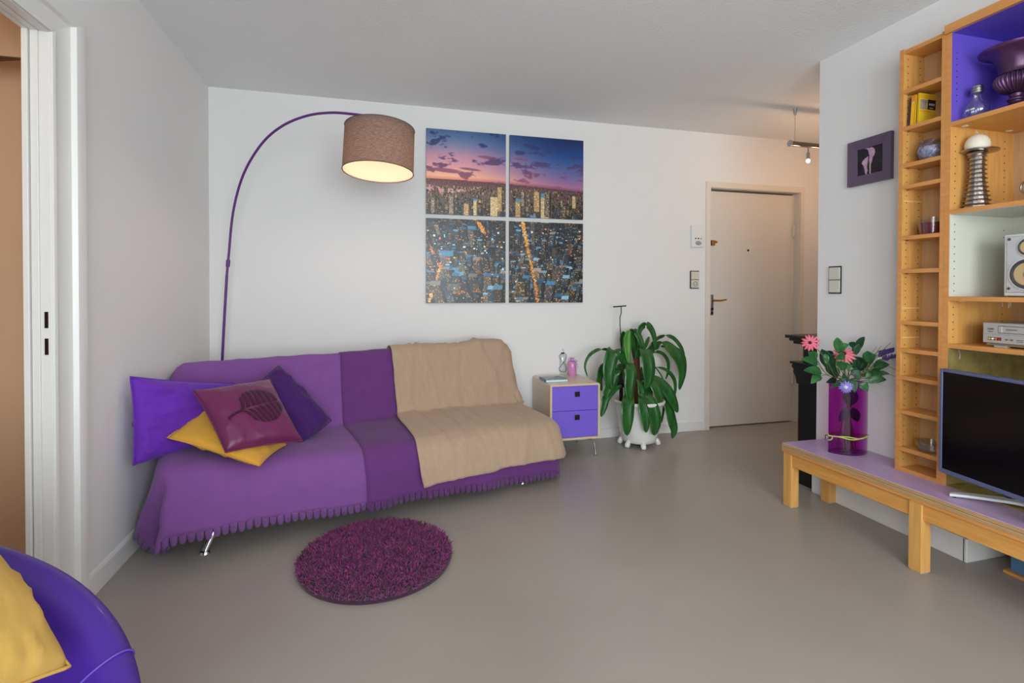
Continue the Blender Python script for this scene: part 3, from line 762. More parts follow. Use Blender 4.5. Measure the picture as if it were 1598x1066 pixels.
nt.links.new(an.outputs['Color'], gm.inputs[0]); nt.links.new(gm.outputs[0], pb.inputs['Base Color']); pb.inputs['Roughness'].default_value = .3
PXL = ((.378, .981), (1.012, 1.617)); PZ = ((2.388, 1.761), (1.729, 1.102))
for r_, (nm) in enumerate(('upper', 'lower')):
    for c_ in range(2):
        x0, x1 = PXL[c_]; z1, z0 = PZ[r_]
        lab = {(0, 0): 'square print of a pink dusk sky over a river and lit skyscrapers', (0, 1): 'square print of a deep blue dusk sky with dark clouds over towers',
               (1, 0): 'square print of dark city blocks, roofs and streets, beside the arc lamp side', (1, 1): 'square print of city blocks with a long orange lit avenue'}[(r_, c_)]
        pr = thing('wall_print', lab, 'picture', ((x0+x1)/2, D-.02, z0), 'dusk city prints on the white wall')
        G().box(x0, x1, D-.020, D-.002, z0, z1).build('panel', M['dark_grey'], pr, bevel=.001)
        k = NP//2; vs = []; fs = []
        for i in range(k+1):
            for j in range(k+1): vs.append((x0+(x1-x0)*j/k, D-.0212, z1+(z0-z1)*i/k))
        for i in range(k):
            for j in range(k): fs.append((i*(k+1)+j, (i+1)*(k+1)+j, (i+1)*(k+1)+j+1, i*(k+1)+j+1))
        o = G().add(vs, fs).build('print', pm, pr, smooth=0, fixn=False)
        ca = o.data.color_attributes.new('print', 'FLOAT_COLOR', 'CORNER')
        sub = CI[r_*k:(r_+1)*k, c_*k:(c_+1)*k].reshape(-1, 3)
        arr = np.ones((k*k, 4, 4), np.float32); arr[:, :, :3] = sub[:, None, :]
        ca.data.foreach_set('color', arr.ravel())

# ================================================================== drawer cabinet and what stands on it
X0, X1, Y0, Y1, Z0, Z1 = 1.203, 1.583, 3.47, 3.885, .132, .532
cab = thing('drawer_cabinet', 'small pale birch cabinet with two violet drawers between sofa and plant', 'cabinet', ((X0+X1)/2, (Y0+Y1)/2, 0))
def rrect(x0, x1, z0, z1, r, n=6):
    P = []
    for cx, cz, a0 in ((x1-r, z1-r, 0), (x0+r, z1-r, 90), (x0+r, z0+r, 180), (x1-r, z0+r, 270)):
        for i in range(n+1):
            a = R(a0+90*i/n); P.append((cx+r*math.cos(a), cz+r*math.sin(a)))
    return P
g = G(); o_ = rrect(X0, X1, Z0, Z1, .016); i_ = rrect(X0+.015, X1-.015, Z0+.015, Z1-.015, .003); n = len(o_)
ys_ = (Y0, Y1)
vs = [(x, y, z) for y in ys_ for x, z in o_]+[(x, y, z) for y in ys_ for x, z in i_]
fs = []
for i in range(n):
    j = (i+1) % n
    fs += [(i, j, n+j, n+i), (2*n+i, 3*n+i, 3*n+j, 2*n+j), (i, 2*n+i, 2*n+j, j)]
g.add(vs, fs); g.poly([(x, Y1, z) for x, z in o_])
g.build('body', M['birch'], cab, smooth=40)
zm = at(900, 641, Y0).z
for z0, z1, kz in ((zm+.0015, Z1-.017, at(901, 615, Y0).z), (Z0+.017, zm-.0015, at(901, 651, Y0).z)):
    d_ = G().box(X0+.0165, X1-.0165, Y0+.003, Y0+.02, z0, z1).box(X0+.03, X1-.03, Y0+.02, Y1-.03, z0+.02, z1-.02).build('drawer', M['violet_paint'], cab, bevel=.001)
    kx = at(900.5, 615, Y0).x; s = .0175
    G().box(kx-s, kx+s, Y0-.012, Y0-.004, kz-s, kz+s).box(kx-.008, kx+.008, Y0-.004, Y0+.003, kz-.008, kz+.008).box(kx-s*.45, kx+s*.45, Y0-.014, Y0-.011, kz-s*.5, kz+s*.9).build('knob', M['darkmetal'], d_, bevel=.002)
for lx, ly in ((X0+.04, Y0+.03), (X1-.045, Y0+.03), (X0+.04, Y1-.03), (X1-.045, Y1-.03)):
    sx = 1 if lx > 1.4 else -1
    P = [(lx-sx*.05, ly+.0, Z0-.002), (lx-sx*.02, ly, Z0-.008), (lx+sx*.008, ly-.002, Z0-.03), (lx+sx*.02, ly-.004, Z0-.08), (lx+sx*.022, ly-.005, .016)]
    G().tube(cr(P, 4), [.008]*12+[.0075]*5, 12, flat=1).lathe([(0, 0), (.013, 0), (.014, .006), (.008, .012), (.008, .02), (0, .02)], (lx+sx*.022, ly-.005, 0), 16).build('leg', M['chrome'], cab)
def on_cab(px, py): # point on the top of the cabinet
    d = FW+RT2*((px-799)/FPX)+UP2*((CYP-py)/FPX); return Vector((0, 0, CAMZ))+d*((Z1-CAMZ)/d.z)
# book
a = on_cab(852, 597.3); b = on_cab(890, 597.3); y1 = on_cab(870, 586).y
bk = thing('book', 'slim blue book with a photo strip on its cover lying on the drawer cabinet', 'book', (a.x, a.y, Z1))
bx0, bx1, by0, by1 = a.x, b.x-.002, a.y, min(y1, a.y+.16)
G().box(bx0, bx1, by0+.001, by1, Z1+.0005, Z1+.002).box(bx0, bx1, by0+.001, by1, Z1+.016, Z1+.0175).box(bx0, bx0+.002, by0+.001, by1, Z1, Z1+.0175).build('cover', mat('blue_book_cover', rgb(84, 148, 176), .3), bk, smooth=0)
G().box(bx0+.002, bx1-.002, by0+.003, by1-.003, Z1+.002, Z1+.016).build('pages', mat('white_pages', rgb(226, 240, 244), .8), bk, smooth=0)
G().box(bx0+.004, bx1-.01, by0+.05, by0+.105, Z1+.0175, Z1+.0181).build('cover_photo', mat('cover_photo_strip', rgb(196, 178, 164), .4, col2=rgb(110, 92, 84), vscale=30), bk, smooth=0)
G().box(bx1-.05, bx1-.02, by0+.12, by1-.006, Z1+.0175, Z1+.0181).build('cover_mark', mat('dark_blue_mark', rgb(40, 90, 160), .4), bk, smooth=0)
# clear bottle with wire, pink bottle
p0 = on_cab(878.5, 584)+Vector((0, .02, 0)); hb = .525+ (at(878.5, 544, p0.y).z-.525); hgt = at(878.5, 544, p0.y).z-Z1
cb = thing('glass_bottle', 'tall clear glass bottle wound with dark wire on the drawer cabinet', 'bottle', (p0.x, p0.y, Z1))
cg = glass('clear_glass', (.90, .93, .92, 1)); cgt = glass('clear_bottle_glass', (.86, .89, .88, 1), amount=.62)
G().wallpipe([(.0, .001), (.030, .001), (.032, .006), (.032, hgt*.62), (.026, hgt*.74), (.017, hgt*.82), (.016, hgt*.97), (.018, hgt)], (p0.x, p0.y, Z1), 28).build('bottle_glass', cgt, cb, smooth=60)
W8 = [Vector((p0.x+.033*math.sin(2*math.pi*t)*1.0, p0.y-.034+.004*math.cos(2*math.pi*t), Z1+hgt*(.08+.36*(1-math.cos(math.pi*t))))) for t in [i/40 for i in range(41)]]
W8 = []
for i in range(61):
    t = 2*math.pi*i/60; W8.append(Vector((p0.x+.031*math.sin(2*t), p0.y-math.sqrt(max(0, .034**2-(.031*math.sin(2*t))**2))-.001, Z1+hgt*(.46+.36*math.cos(t)))))
G().tube(W8, .0018, 6, caps=False).lathe([(.0195, hgt*.80), (.0205, hgt*.83), (.0195, hgt*.86)], (p0.x, p0.y, Z1), 20).build('wire', mat('dark_wire', rgb(40, 36, 56), .4), cb, smooth=180)
p1 = on_cab(895, 586.5)+Vector((0, .028, 0)); hgt = at(895, 558, p1.y).z-Z1
pb_ = thing('glass_bottle', 'small pink bottle with a lilac bow round its neck on the drawer cabinet', 'bottle', (p1.x, p1.y, Z1))
G().lathe([(0, 0), (.030, 0), (.033, .006), (.033, hgt*.62), (.028, hgt*.74), (.014, hgt*.84), (.012, hgt*.94), (.016, hgt*.97), (.016, hgt), (0, hgt)], (p1.x, p1.y, Z1), 28).build('bottle_glass', mat('pink_glass', rgb(216, 140, 196), .2, coat=.3), pb_, smooth=60)
g = G()
for s in (-1, 1):
    g.tube(cr([(p1.x, p1.y-.018, Z1+hgt*.80), (p1.x+s*.018, p1.y-.022, Z1+hgt*.86), (p1.x+s*.024+.008, p1.y-.02, Z1+hgt*.79), (p1.x, p1.y-.018, Z1+hgt*.80)], 5), .004, 6, flat=.4)
g.tube(cr([(p1.x, p1.y-.018, Z1+hgt*.80), (p1.x+.03, p1.y-.02, Z1+hgt*.70), (p1.x+.036, p1.y-.02, Z1+hgt*.5), (p1.x+.045, p1.y-.02, Z1+hgt*.42)], 5), .003, 6, flat=.4)
g.lathe([(.018, hgt*.79), (.020, hgt*.81), (.018, hgt*.83)], (p1.x, p1.y, Z1), 20)
g.build('ribbon', mat('lilac_ribbon', rgb(160, 110, 200), .7), pb_, smooth=180)

# ================================================================== potted dracaena
PC = Vector((2.003, 3.665, 0))
pot = thing('potted_plant', 'large potted dracaena with drooping glossy leaves in a white footed pot', 'plant', PC)
hp = .353
M['pot'] = mat('white_glazed_ceramic', rgb(232, 231, 226), .25, coat=.4)
g = G().lathe([(0, .03), (.118, .03), (.130, .036), (.138, .06), (.155, .15), (.178, .30), (.186, .325), (.196, .330), (.198, .348), (.192, hp), (.182, hp), (.176, .34), (.168, .27), (0, .27)], PC, 48)
g.build('pot', M['pot'], pot, smooth=60)
for a in (-105, -20, 65, 155, 215-10):
    q = PC+Vector((math.cos(R(a))*.125, math.sin(R(a))*.125, 0)); e = Vector((math.cos(R(a)), math.sin(R(a)), 0))
    G().tube(cr([q+Vector((0, 0, .06)), q+e*.012+Vector((0, 0, .035)), q+e*.022+Vector((0, 0, .012)), q+e*.026+Vector((0, 0, .002))], 4), [.006, .010, .014, .017, .020, .021, .021, .021, .020, .018, .017, .015, .012], 14).build('pot_foot', M['pot'], pot, smooth=180)
G().lathe([(0, .275), (.165, .275), (.165, .285), (0, .29)], PC, 32).build('soil', mat('dark_soil', rgb(52, 40, 32), .95, bump=1, bscale=120), pot)
cb_ = at(993, 628, PC.y); ct = at(993, 558, PC.y)
M['coir'] = mat('coir', rgb(134, 78, 54), .95, col2=rgb(84, 44, 30), vscale=40, vstretch=(1, 1, 4), bump=1, bscale=260, bdist=.004)
G().tube([Vector((cb_.x, PC.y, .28)), Vector((cb_.x, PC.y, ct.z))], .021, 16).build('moss_pole', M['coir'], pot)
M['leaf'] = mat('glossy_green_leaf', rgb(46, 108, 42), .32, col2=rgb(24, 72, 30), vscale=7, vstretch=(5, 5, 1), coat=.25)
M['leafl'] = mat('light_green_leaf', rgb(96, 160, 62), .35, col2=rgb(60, 124, 48), vscale=6)
M['stem'] = mat('green_stem', rgb(74, 98, 48), .6)
def ribbon(g, pts, w_, fold=.25, steps=6, side=None, tipw=.0, basew=.25, peak=.55):
    """long leaf: pts centre line; width w_; shallow V section; tapers to its tip"""
    C = cr(pts, steps); n = len(C); rows = []
    for i, p in enumerate(C):
        t = i/(n-1); tg = (C[min(i+1, n-1)]-C[max(i-1, 0)]).normalized()
        s_ = side if side else Vector((1, 0, 0))
        x = (s_-tg*s_.dot(tg))
        if x.length < .05: x = Vector((0, 1, 0))-tg*tg.y
        x.normalize(); nn = tg.cross(x)
        if nn.y > 0: nn = -nn
        ww = w_*.5*((basew+(1-basew)*math.sin(math.pi*.5*min(1, t/peak))) if t < peak else max(.03, math.cos(math.pi*.5*(t-peak)/(1-peak))**.6))
        rows.append([p-x*ww-nn*0, p-x*ww*.5-nn*ww*fold*.6, p-nn*ww*fold*1.1, p+x*ww*.5-nn*ww*fold*.6, p+x*ww])
    g.grid(rows)
def pc(x, y, d): return at(900+x/4.263, 470+y/4.263, d)
g = G(); gl_ = G(); gs = G()
Lf = [  # centre line in the photograph with depths, width in metres
 ([(300, 420, 3.66), (262, 345, 3.64), (215, 326, 3.63), (150, 320, 3.62), (85, 360, 3.60), (55, 430, 3.60), (72, 505, 3.60)], .026, None),
 ([(320, 430, 3.62), (285, 350, 3.58), (252, 330, 3.55), (225, 400, 3.53), (212, 500, 3.52), (232, 588, 3.53)], .108, None),
 ([(300, 480, 3.60), (262, 470, 3.56), (235, 530, 3.54), (205, 600, 3.53), (200, 648, 3.54)], .085, None),
 ([(350, 430, 3.56), (358, 420, 3.54), (362, 470, 3.50), (352, 580, 3.485), (358, 690, 3.49)], .093, None),
 ([(352, 600, 3.60), (348, 640, 3.50), (340, 700, 3.455), (338, 800, 3.44), (336, 895, 3.45)], .105, None),
 ([(400, 380, 3.60), (430, 325, 3.57), (462, 345, 3.53), (478, 430, 3.50), (480, 510, 3.50), (462, 582, 3.51)], .112, None),
 ([(415, 330, 3.68), (415, 210, 3.68), (440, 165, 3.68), (475, 160, 3.67), (512, 225, 3.66), (524, 325, 3.66)], .056, None),
 ([(350, 330, 3.70), (352, 215, 3.70), (385, 195, 3.69), (415, 235, 3.67), (436, 300, 3.66), (432, 330, 3.66)], .050, None),
 ([(390, 410, 3.74), (385, 330, 3.75), (378, 250, 3.75), (372, 195, 3.75)], .065, None),
 ([(320, 420, 3.74), (315, 320, 3.76), (308, 250, 3.76), (310, 200, 3.75)], .06, None),
 ([(430, 400, 3.70), (490, 300, 3.72), (552, 240, 3.72), (630, 238, 3.71), (690, 300, 3.70), (712, 370, 3.69), (705, 405, 3.69)], .034, None),
 ([(440, 400, 3.70), (500, 312, 3.70), (580, 288, 3.69), (640, 330, 3.66), (688, 400, 3.64), (702, 480, 3.63), (682, 592, 3.63)], .098, None),
 ([(560, 300, 3.76), (640, 310, 3.76), (700, 360, 3.75), (716, 440, 3.74), (712, 530, 3.74)], .050, None),
 ([(450, 380, 3.75), (510, 338, 3.76), (570, 348, 3.76), (606, 400, 3.75), (608, 470, 3.75), (590, 522, 3.75)], .030, None),
 ([(470, 470, 3.68), (530, 442, 3.68), (600, 460, 3.66), (648, 520, 3.65), (656, 590, 3.65), (648, 640, 3.65)], .032, None),
 ([(430, 520, 3.62), (500, 508, 3.60), (560, 545, 3.57), (615, 610, 3.55), (648, 680, 3.54), (672, 742, 3.54)], .088, None),
 ([(430, 560, 3.60), (480, 530, 3.57), (520, 560, 3.54), (545, 620, 3.52), (560, 690, 3.52)], .085, None),
 ([(420, 620, 3.58), (432, 650, 3.50), (445, 720, 3.46), (460, 800, 3.45), (462, 875, 3.45)], .078, None),
 ([(460, 600, 3.56), (480, 640, 3.50), (508, 720, 3.46), (525, 810, 3.45), (516, 895, 3.46)], .108, None),
 ([(520, 620, 3.66), (575, 640, 3.62), (612, 710, 3.59), (635, 800, 3.58), (648, 860, 3.58), (634, 915, 3.58)], .078, None),
 ([(300, 560, 3.62), (240, 598, 3.60), (195, 650, 3.58), (180, 710, 3.57), (162, 770, 3.57)], .062, None),
 ([(260, 470, 3.66), (205, 430, 3.66), (172, 450, 3.65), (150, 520, 3.64), (166, 598, 3.64)], .060, None),
 ([(380, 620, 3.56), (420, 612, 3.53), (455, 650, 3.51), (488, 692, 3.51)], .022, None),
 ([(440, 460, 3.66), (505, 432, 3.64), (550, 475, 3.62), (588, 545, 3.62)], .012, None),
 ([(445, 330, 3.66), (462, 285, 3.65), (482, 235, 3.65)], .034, None),
 ([(545, 560, 3.66), (585, 640, 3.66), (575, 730, 3.67), (565, 812, 3.67)], .028, None),
 ([(440, 480, 3.64), (470, 540, 3.62), (480, 620, 3.61), (492, 720, 3.60)], .07, None),
 ([(500, 560, 3.64), (560, 620, 3.64), (600, 700, 3.64), (640, 790, 3.64)], .06, None),
 ([(330, 440, 3.66), (290, 440, 3.66), (262, 500, 3.66), (250, 580, 3.66)], .07, None),
 ([(400, 520, 3.60), (425, 560, 3.56), (435, 620, 3.54), (440, 660, 3.54)], .06, None),
]
for pts, w_, _ in Lf: ribbon(g, [pc(*p) for p in pts], w_, fold=.22)
g.build('foliage', M['leaf'], pot, smooth=180, solid=.0012, fixn=False)
ribbon(gl_, [pc(345, 415, 3.62), pc(340, 330, 3.64), pc(338, 250, 3.64), pc(352, 192, 3.64)], .058, fold=.3)
ribbon(gl_, [pc(335, 420, 3.66), pc(322, 330, 3.67), pc(326, 240, 3.68), pc(345, 196, 3.68)], .04, fold=.3)
gl_.build('young_leaf', M['leafl'], pot, smooth=180, solid=.0012, fixn=False, label='bright green young leaves')
top = Vector((cb_.x-.01, PC.y-.02, .62))
for a, b in (((345, 430), (372, 640)), ((430, 440), (420, 640)), ((300, 430), (330, 640)), ((410, 330), (412, 640))):
    q = pc(a[0], a[1], PC.y); r_ = pc(b[0], b[1], PC.y); gs.tube(cr([Vector((r_.x, r_.y, .28)), (q+r_)/2+Vector((.006, 0, 0)), q], 4), [.009]*8+[.007], 8)
gs.build('stem', M['stem'], pot, smooth=180)
# dark metal plant stake with a flat cross piece
q = at(966, 478, 3.76); hz_ = [(972, 630, 3.76), (971, 560, 3.76), (967.5, 508, 3.76), (967.5, 495, 3.76), (969.5, 488, 3.76), (969, 478, 3.76)]
g = G(); P = [at(*t) for t in hz_]; P[0].z = .28; g.tube(P, .0042, 8)
a = at(957, 479, 3.76); b = at(977, 477.5, 3.76); g.tube([a, b], .0048, 8)
tag(g.build('plant_stake', M['black'], None, loc=(P[0].x, P[0].y, .28)), 'thin black metal stake with a cross piece standing in the plant pot', 'plant stake')
# dark lantern-like stub behind the leaves
q = at(967, 600, 3.78)
g = G().lathe([(0, .275), (.012, .275), (.012, .44), (.045, .44), (.05, .47), (.03, .50), (.012, .52), (.012, .56), (.026, .57), (.026, .60), (0, .61)], (q.x, 3.76, 0), 16)
tag(g.build('dark_stub', M['black'], None, smooth=40, loc=(q.x, 3.76, .275)), 'small black turned stub half hidden behind the dracaena leaves', 'ornament')

# ================================================================== fittings on the walls
p = at(1077, 352, D); q = at(1094.5, 386.5, D)
ic = thing('intercom', 'small white wall intercom with grey loudspeaker mesh beside the entrance door', 'intercom', ((p.x+q.x)/2, D, q.z))
x0, x1, z0, z1 = p.x, q.x, q.z, p.z; wx = x1-x0; hh = z1-z0
G().box(x0, x1, D-.026, D, z0, z1).build('housing', M['white_plastic'], ic, bevel=.004)
for k, m_ in enumerate(('teal', 'dark_grey', 'grey_plastic')):
    cx = x0+wx*(.32+.24*k); G().cyl((cx, D-.026, z0+hh*.40), (cx, D-.029, z0+hh*.40), .007, n=14).build('button', M[m_], ic)
G().ball((x0+wx*.58, D-.026, z0+hh*.19), .030, .003, .019, 20).build('speaker_mesh', M['mesh_grey'], ic, smooth=180)
p = at(1076.5, 422.5, D); q = at(1090, 450.5, D)
x0, x1, z0, z1 = p.x, q.x, q.z, p.z
def switch_plate(name, label, cat, O_, ux, n_, w_, h_, socket):
    t = thing(name, label, cat, O_)
    O_ = Vector(O_); ux = Vector(ux); n_ = Vector(n_); uz = Vector((0, 0, 1))
    def bx(g, a0, a1, b0, b1, d0, d1):
        P = [O_+ux*a+uz*b+n_*d for d in (d0, d1) for a, b in ((a0, b0), (a1, b0), (a1, b1), (a0, b1))]
        g.hexa(P); return g
    bx(G(), 0, w_, 0, h_, 0, .008).build('frame', M['black_plastic'], t, bevel=.0015)
    m_ = .007; hh = h_/2
    bx(G(), m_, w_-m_+.004, hh+.002, h_-m_, .002, .014).build('rocker', M['beige_plastic'], t, bevel=.002)
    o = bx(G(), m_, w_-m_+.004, m_, hh-.002, .002, .0135).build('socket' if socket else 'rocker', M['beige_plastic'], t, bevel=.002)
    if socket:
        c = O_+ux*(w_/2+.002)+uz*(hh/2+.001)+n_*.0138; mt = Matrix((ux, -n_, uz)).transposed()
        ring = [c+ux*math.cos(a)*.019+uz*math.sin(a)*.019 for a in [2*math.pi*i/28 for i in range(29)]]
        G().tube(ring, .0018, 6, caps=False).cyl(c-ux*.009, c-ux*.009+n_*.001, .003, n=8).cyl(c+ux*.009, c+ux*.009+n_*.001, .003, n=8).build('socket_ring', M['dark_grey'], o, smooth=180)
switch_plate('light_switch', 'black framed switch and socket plate on the back wall beside the door', 'switch', (x0, D, z0), (1, 0, 0), (0, -1, 0), x1-x0, z1-z0, True)
def onwall(px, py, X):
    d = FW+RT2*((px-799)/FPX)+UP2*((CYP-py)/FPX); return Vector((0, 0, CAMZ))+d*(X/d.x)
p = onwall(1294, 416, XR-.004); q = onwall(1314, 458.5, XR-.004)
switch_plate('light_switch', 'black framed double rocker switch on the white wall by the bookcase', 'switch', (XR, p.y, q.z), (0, -1, 0), (-1, 0, 0), p.y-q.y-.006, p.z-q.z, False)
# framed calla lilies
y1, y0, z0, z1 = 2.312, 2.062, 1.768, 2.009
fr = thing('framed_picture', 'dark mauve framed picture of two pale calla lilies on the wall', 'picture', (XR, (y0+y1)/2, z0))
M['mauve'] = mat('dark_mauve_frame', rgb(98, 84, 108), .4)
g = G(); t = .052
for (a0, b0), (a1, b1) in (((y0, z0), (y1, z0)), ((y1, z0), (y1, z1)), ((y1, z1), (y0, z1)), ((y0, z1), (y0, z0))):
    cy_, cz_ = (y0+y1)/2, (z0+z1)/2
    f = lambda a, b, s: (a+(cy_-a)*s, b+(cz_-b)*s)
    k = t/((y1-y0)/2)
    o0, o1, i0, i1 = (a0, b0), (a1, b1), f(a0, b0, k), f(a1, b1, k)
    g.hexa([(XR-.001, *o0), (XR-.001, *o1), (XR-.001, *i1), (XR-.001, *i0), (XR-.022, *o0), (XR-.022, *o1), (XR-.013, *i1), (XR-.013, *i0)])
g.build('frame', M['mauve'], fr, bevel=.001)
iy0, iy1, iz0, iz1 = y0+t-.002, y1-t+.002, z0+t-.002, z1-t+.002
G().box(XR-.008, XR-.002, iy0, iy1, iz0, iz1).build('picture_ground', mat('dark_mottled_print', rgb(46, 38, 52), .4, col2=rgb(22, 18, 26), vscale=40), fr, smooth=0)
PU = lambda px, py: onwall(px, py, XR-.0088)
def pp(x, y): return PU(1270+x/6.66, 160+y/6.66)
M['calla'] = mat('pale_mauve_petal', rgb(214, 176, 206), .6, col2=rgb(176, 130, 172), vscale=30)
g = G().poly([pp(*t) for t in ((524, 487), (548, 468), (575, 474), (605, 462), (630, 480), (638, 510), (628, 545), (610, 570), (605, 610), (592, 640), (580, 635), (572, 600), (578, 560), (566, 500), (548, 480))])
g.poly([pp(*t) for t in ((568, 556), (535, 580), (505, 612), (498, 636), (515, 655), (528, 700), (532, 735), (552, 735), (560, 705), (552, 670), (560, 620))])
o = g.build('lily', M['calla'], fr, smooth=0, solid=.0006)
g = G().poly([pp(*t) for t in ((578, 632), (592, 638), (590, 752), (578, 754))]).poly([pp(*t) for t in ((535, 730), (550, 730), (548, 760), (540, 762))])
g.build('lily_stem', mat('pale_stem', rgb(200, 180, 170), .6), fr, smooth=0, solid=.0006)

# ================================================================== wire track light in the hall
mt_ = Vector((3.029, 3.222, H)); zb_ = 2.292
tk = thing('track_light', 'chrome track light rail with small glowing bulbs hanging in the entrance hall', 'ceiling light', mt_)
x0 = 2.985
G().tube([(x0, 3.222, zb_), (x0+1.5, 3.26, zb_)], .019, 20).build('rail', mat('dark_chrome_rail', rgb(120, 112, 106), .2, 1.0), tk, smooth=60)
G().tube([(x0-.004, 3.222, zb_), (x0+.004, 3.222, zb_)], .024, 20).build('end_cap', M['steel'], tk, smooth=60)
for x in (3.029, 4.35):
    G().tube([(x, 3.224, zb_+.015), (x, 3.224, H-.03)], .0018, 6).build('suspension_wire', M['steel'], tk)
    G().lathe([(0, -.045), (.008, -.045), (.014, -.01), (.016, 0), (0, 0)], (x, 3.224, H), 14).build('ceiling_mount', M['steel'], tk)
lb = lightmat('lit_halogen_bulb', (1, .66, .36, 1), 30)
for x in (3.158, 3.318+.03, 3.62, 3.95, 4.28):
    yq = 3.226+(x-x0)*.025
    G().tube([(x, yq, zb_-.015), (x, yq, zb_-.055)], .0045, 8).tube([(x, yq, zb_-.055), (x, yq, zb_-.105)], .012, 16).build('spot_head', M['steel'], tk)
    G().ball((x, yq, zb_-.116), .0125, .0125, .014, 12).build('bulb', lb, tk, smooth=180)
    point('track_light_spot', (x, yq, zb_-.15), 1.5, (1, .62, .38), .02)
# the track bulbs are the only lamps of the hall
# ================================================================== black mantelpiece against the hall side of the wall
mp_ = thing('mantelpiece', 'black carved fireplace mantelpiece end showing behind the white wall', 'mantelpiece', (2.9, YR+.12, 0))
def steps(name, lst):
    g = G()
    for (x0, x1, y0, y1, z0, z1) in lst: g.box(x0, x1, y0, y1, z0, z1)
    return g.build(name, M['black'], mp_, bevel=.004)
yb = YR+.014
steps('pilaster', [(2.575, 2.74, yb, 2.695, .0, .70), (2.56, 2.755, yb, 2.712, 0, .12), (2.60, 2.715, 2.695, 2.703, .16, .68), (2.575, 3.9, yb, 2.66, .70, .88), (3.74, 3.9, yb, 2.695, 0, .70)])
steps('mantel_shelf', [(2.50, 3.98, yb, 2.727, .905, .925), (2.52, 3.95, yb, 2.715, .888, .905), (2.55, 2.80, yb, 2.712, .868, .888)])
g = G().box(2.545, 2.76, yb, 2.735, .742, .756)
g.prism([(2.56, yb, .742), (2.56, 2.728, .742), (2.56, 2.735, .72), (2.56, 2.718, .705), (2.56, 2.722, .69), (2.56, 2.708, .67), (2.56, 2.70, .65), (2.56, 2.695, .62), (2.56, yb, .62)], (.19, 0, 0))
g.build('corbel', M['black'], mp_, bevel=.003)

# ================================================================== low bench
BZ = .350
def bfx(y): return 2.214+(2.425-y)*.024
bench = thing('low_bench', 'long low beech bench with lilac top and striped plywood edge under the bookcase', 'bench', (2.38, 1.5, 0))
YN, YF = .55, 2.428
def strip(g, dx0, dx1, y0, y1, z0, z1, xback=None):
    xb0 = (bfx(y0)+dx1) if xback is None else xback; xb1 = (bfx(y1)+dx1) if xback is None else xback
    return g.hexa([(bfx(y0)+dx0, y0, z0), (xb0, y0, z0), (xb1, y1, z0), (bfx(y1)+dx0, y1, z0), (bfx(y0)+dx0, y0, z1), (xb0, y0, z1), (xb1, y1, z1), (bfx(y1)+dx0, y1, z1)])
g = strip(G(), .003, 0, YN, YF-.003, BZ-.003, BZ, XR-.002); g.box(XR-.002, 2.82, YN, 1.69, BZ-.003, BZ)
g.build('top', M['lilac'], bench, smooth=0)
g = strip(G(), 0, 0, YN, YF, BZ-.036, BZ-.0031, XR-.003)
g.build('top_board', M['ply'], bench, smooth=0, bevel=.001)
g = G()
for k, m_ in enumerate((0.0055, .011, .0255, .031)):
    strip(g, -.0004, .002, YN, YF+.0004, BZ-m_-.0008, BZ-m_)
strip(g, -.0006, .002, YN, YF+.0006, BZ-.0185, BZ-.0165)
g.build('edge_stripe', mat('dark_ply_line', rgb(112, 78, 52), .6), bench, smooth=0)
strip(G(), -.001, 0, YN, YF+.001, BZ-.049, BZ-.0365, XR-.004).build('lower_lipping', M['edge'], bench, bevel=.001)
strip(G(), .012, .034, YN, 2.372, BZ-.120, BZ-.049).build('rail', M['beech_h'], bench, bevel=.001)
G().box(bfx(YF)+.05, XR-.05, YF-.028, YF-.012, BZ-.115, BZ-.049).build('rail', M['beech_h'], bench, bevel=.001)
for x, y in ((bfx(2.42)+.006, 2.368), (bfx(1.7)+.004, 1.672), (bfx(1.0)+.004, .95), (2.476, 2.366)):
    w_ = .054
    G().box(x, x+w_, y, y+w_, .004, BZ-.05).build('leg', M['beech'], bench, bevel=.0015)
    G().box(x+.003, x+w_-.003, y+.003, y+w_-.003, 0, .005).build('foot_pad', M['grey_plastic'], bench, smooth=0)
# blue box on the floor below the bench, in the niche
a = Vector((2.66, 1.62, 0))
bb = thing('storage_box', 'blue box on a low wooden shelf in the niche beneath the bench', 'box', (2.70, 1.40, 0))
G().box(2.62, 2.80, 1.1, 1.585, .012, .11).build('box_body', mat('blue_board', rgb(84, 128, 168), .6), bb, bevel=.002)
G().box(2.60, 2.82, 1.05, 1.60, 0, .012).build('base_board', M['beech_h'], bb, smooth=0)

# ================================================================== shelving units
FX = 2.410
M['olive'] = mat('dark_olive_board', rgb(156, 138, 84), .2, col2=rgb(126, 110, 64), vscale=20)
def holes(g, y, sgn, xs, z0, z1, step=.032):
    z = z0
    while z < z1:
        for x in xs: g.cyl((x, y, z), (x, y+sgn*.0007, z), .0026, n=8)
        z += step
nar = thing('narrow_bookcase', 'tall narrow beech bookcase with many small open shelves next to the wall', 'bookcase', (2.47, 1.83, BZ))
NT = 2.328
for y0, y1 in ((1.91, 1.930), (1.722, 1.740)):
    p_ = G().box(FX+.001, XR-.004, y0, y1, BZ, NT+.006).build('side_panel', M['beech'], nar, bevel=.001)
    G().box(FX-.0005, FX+.001, y0, y1, BZ, NT+.006).build('edge_band', M['edge'], p_, smooth=0)
G().box(XR-.010, XR-.004, 1.740, 1.910, BZ, NT).build('back_panel', M['beech_back'], nar, smooth=0)
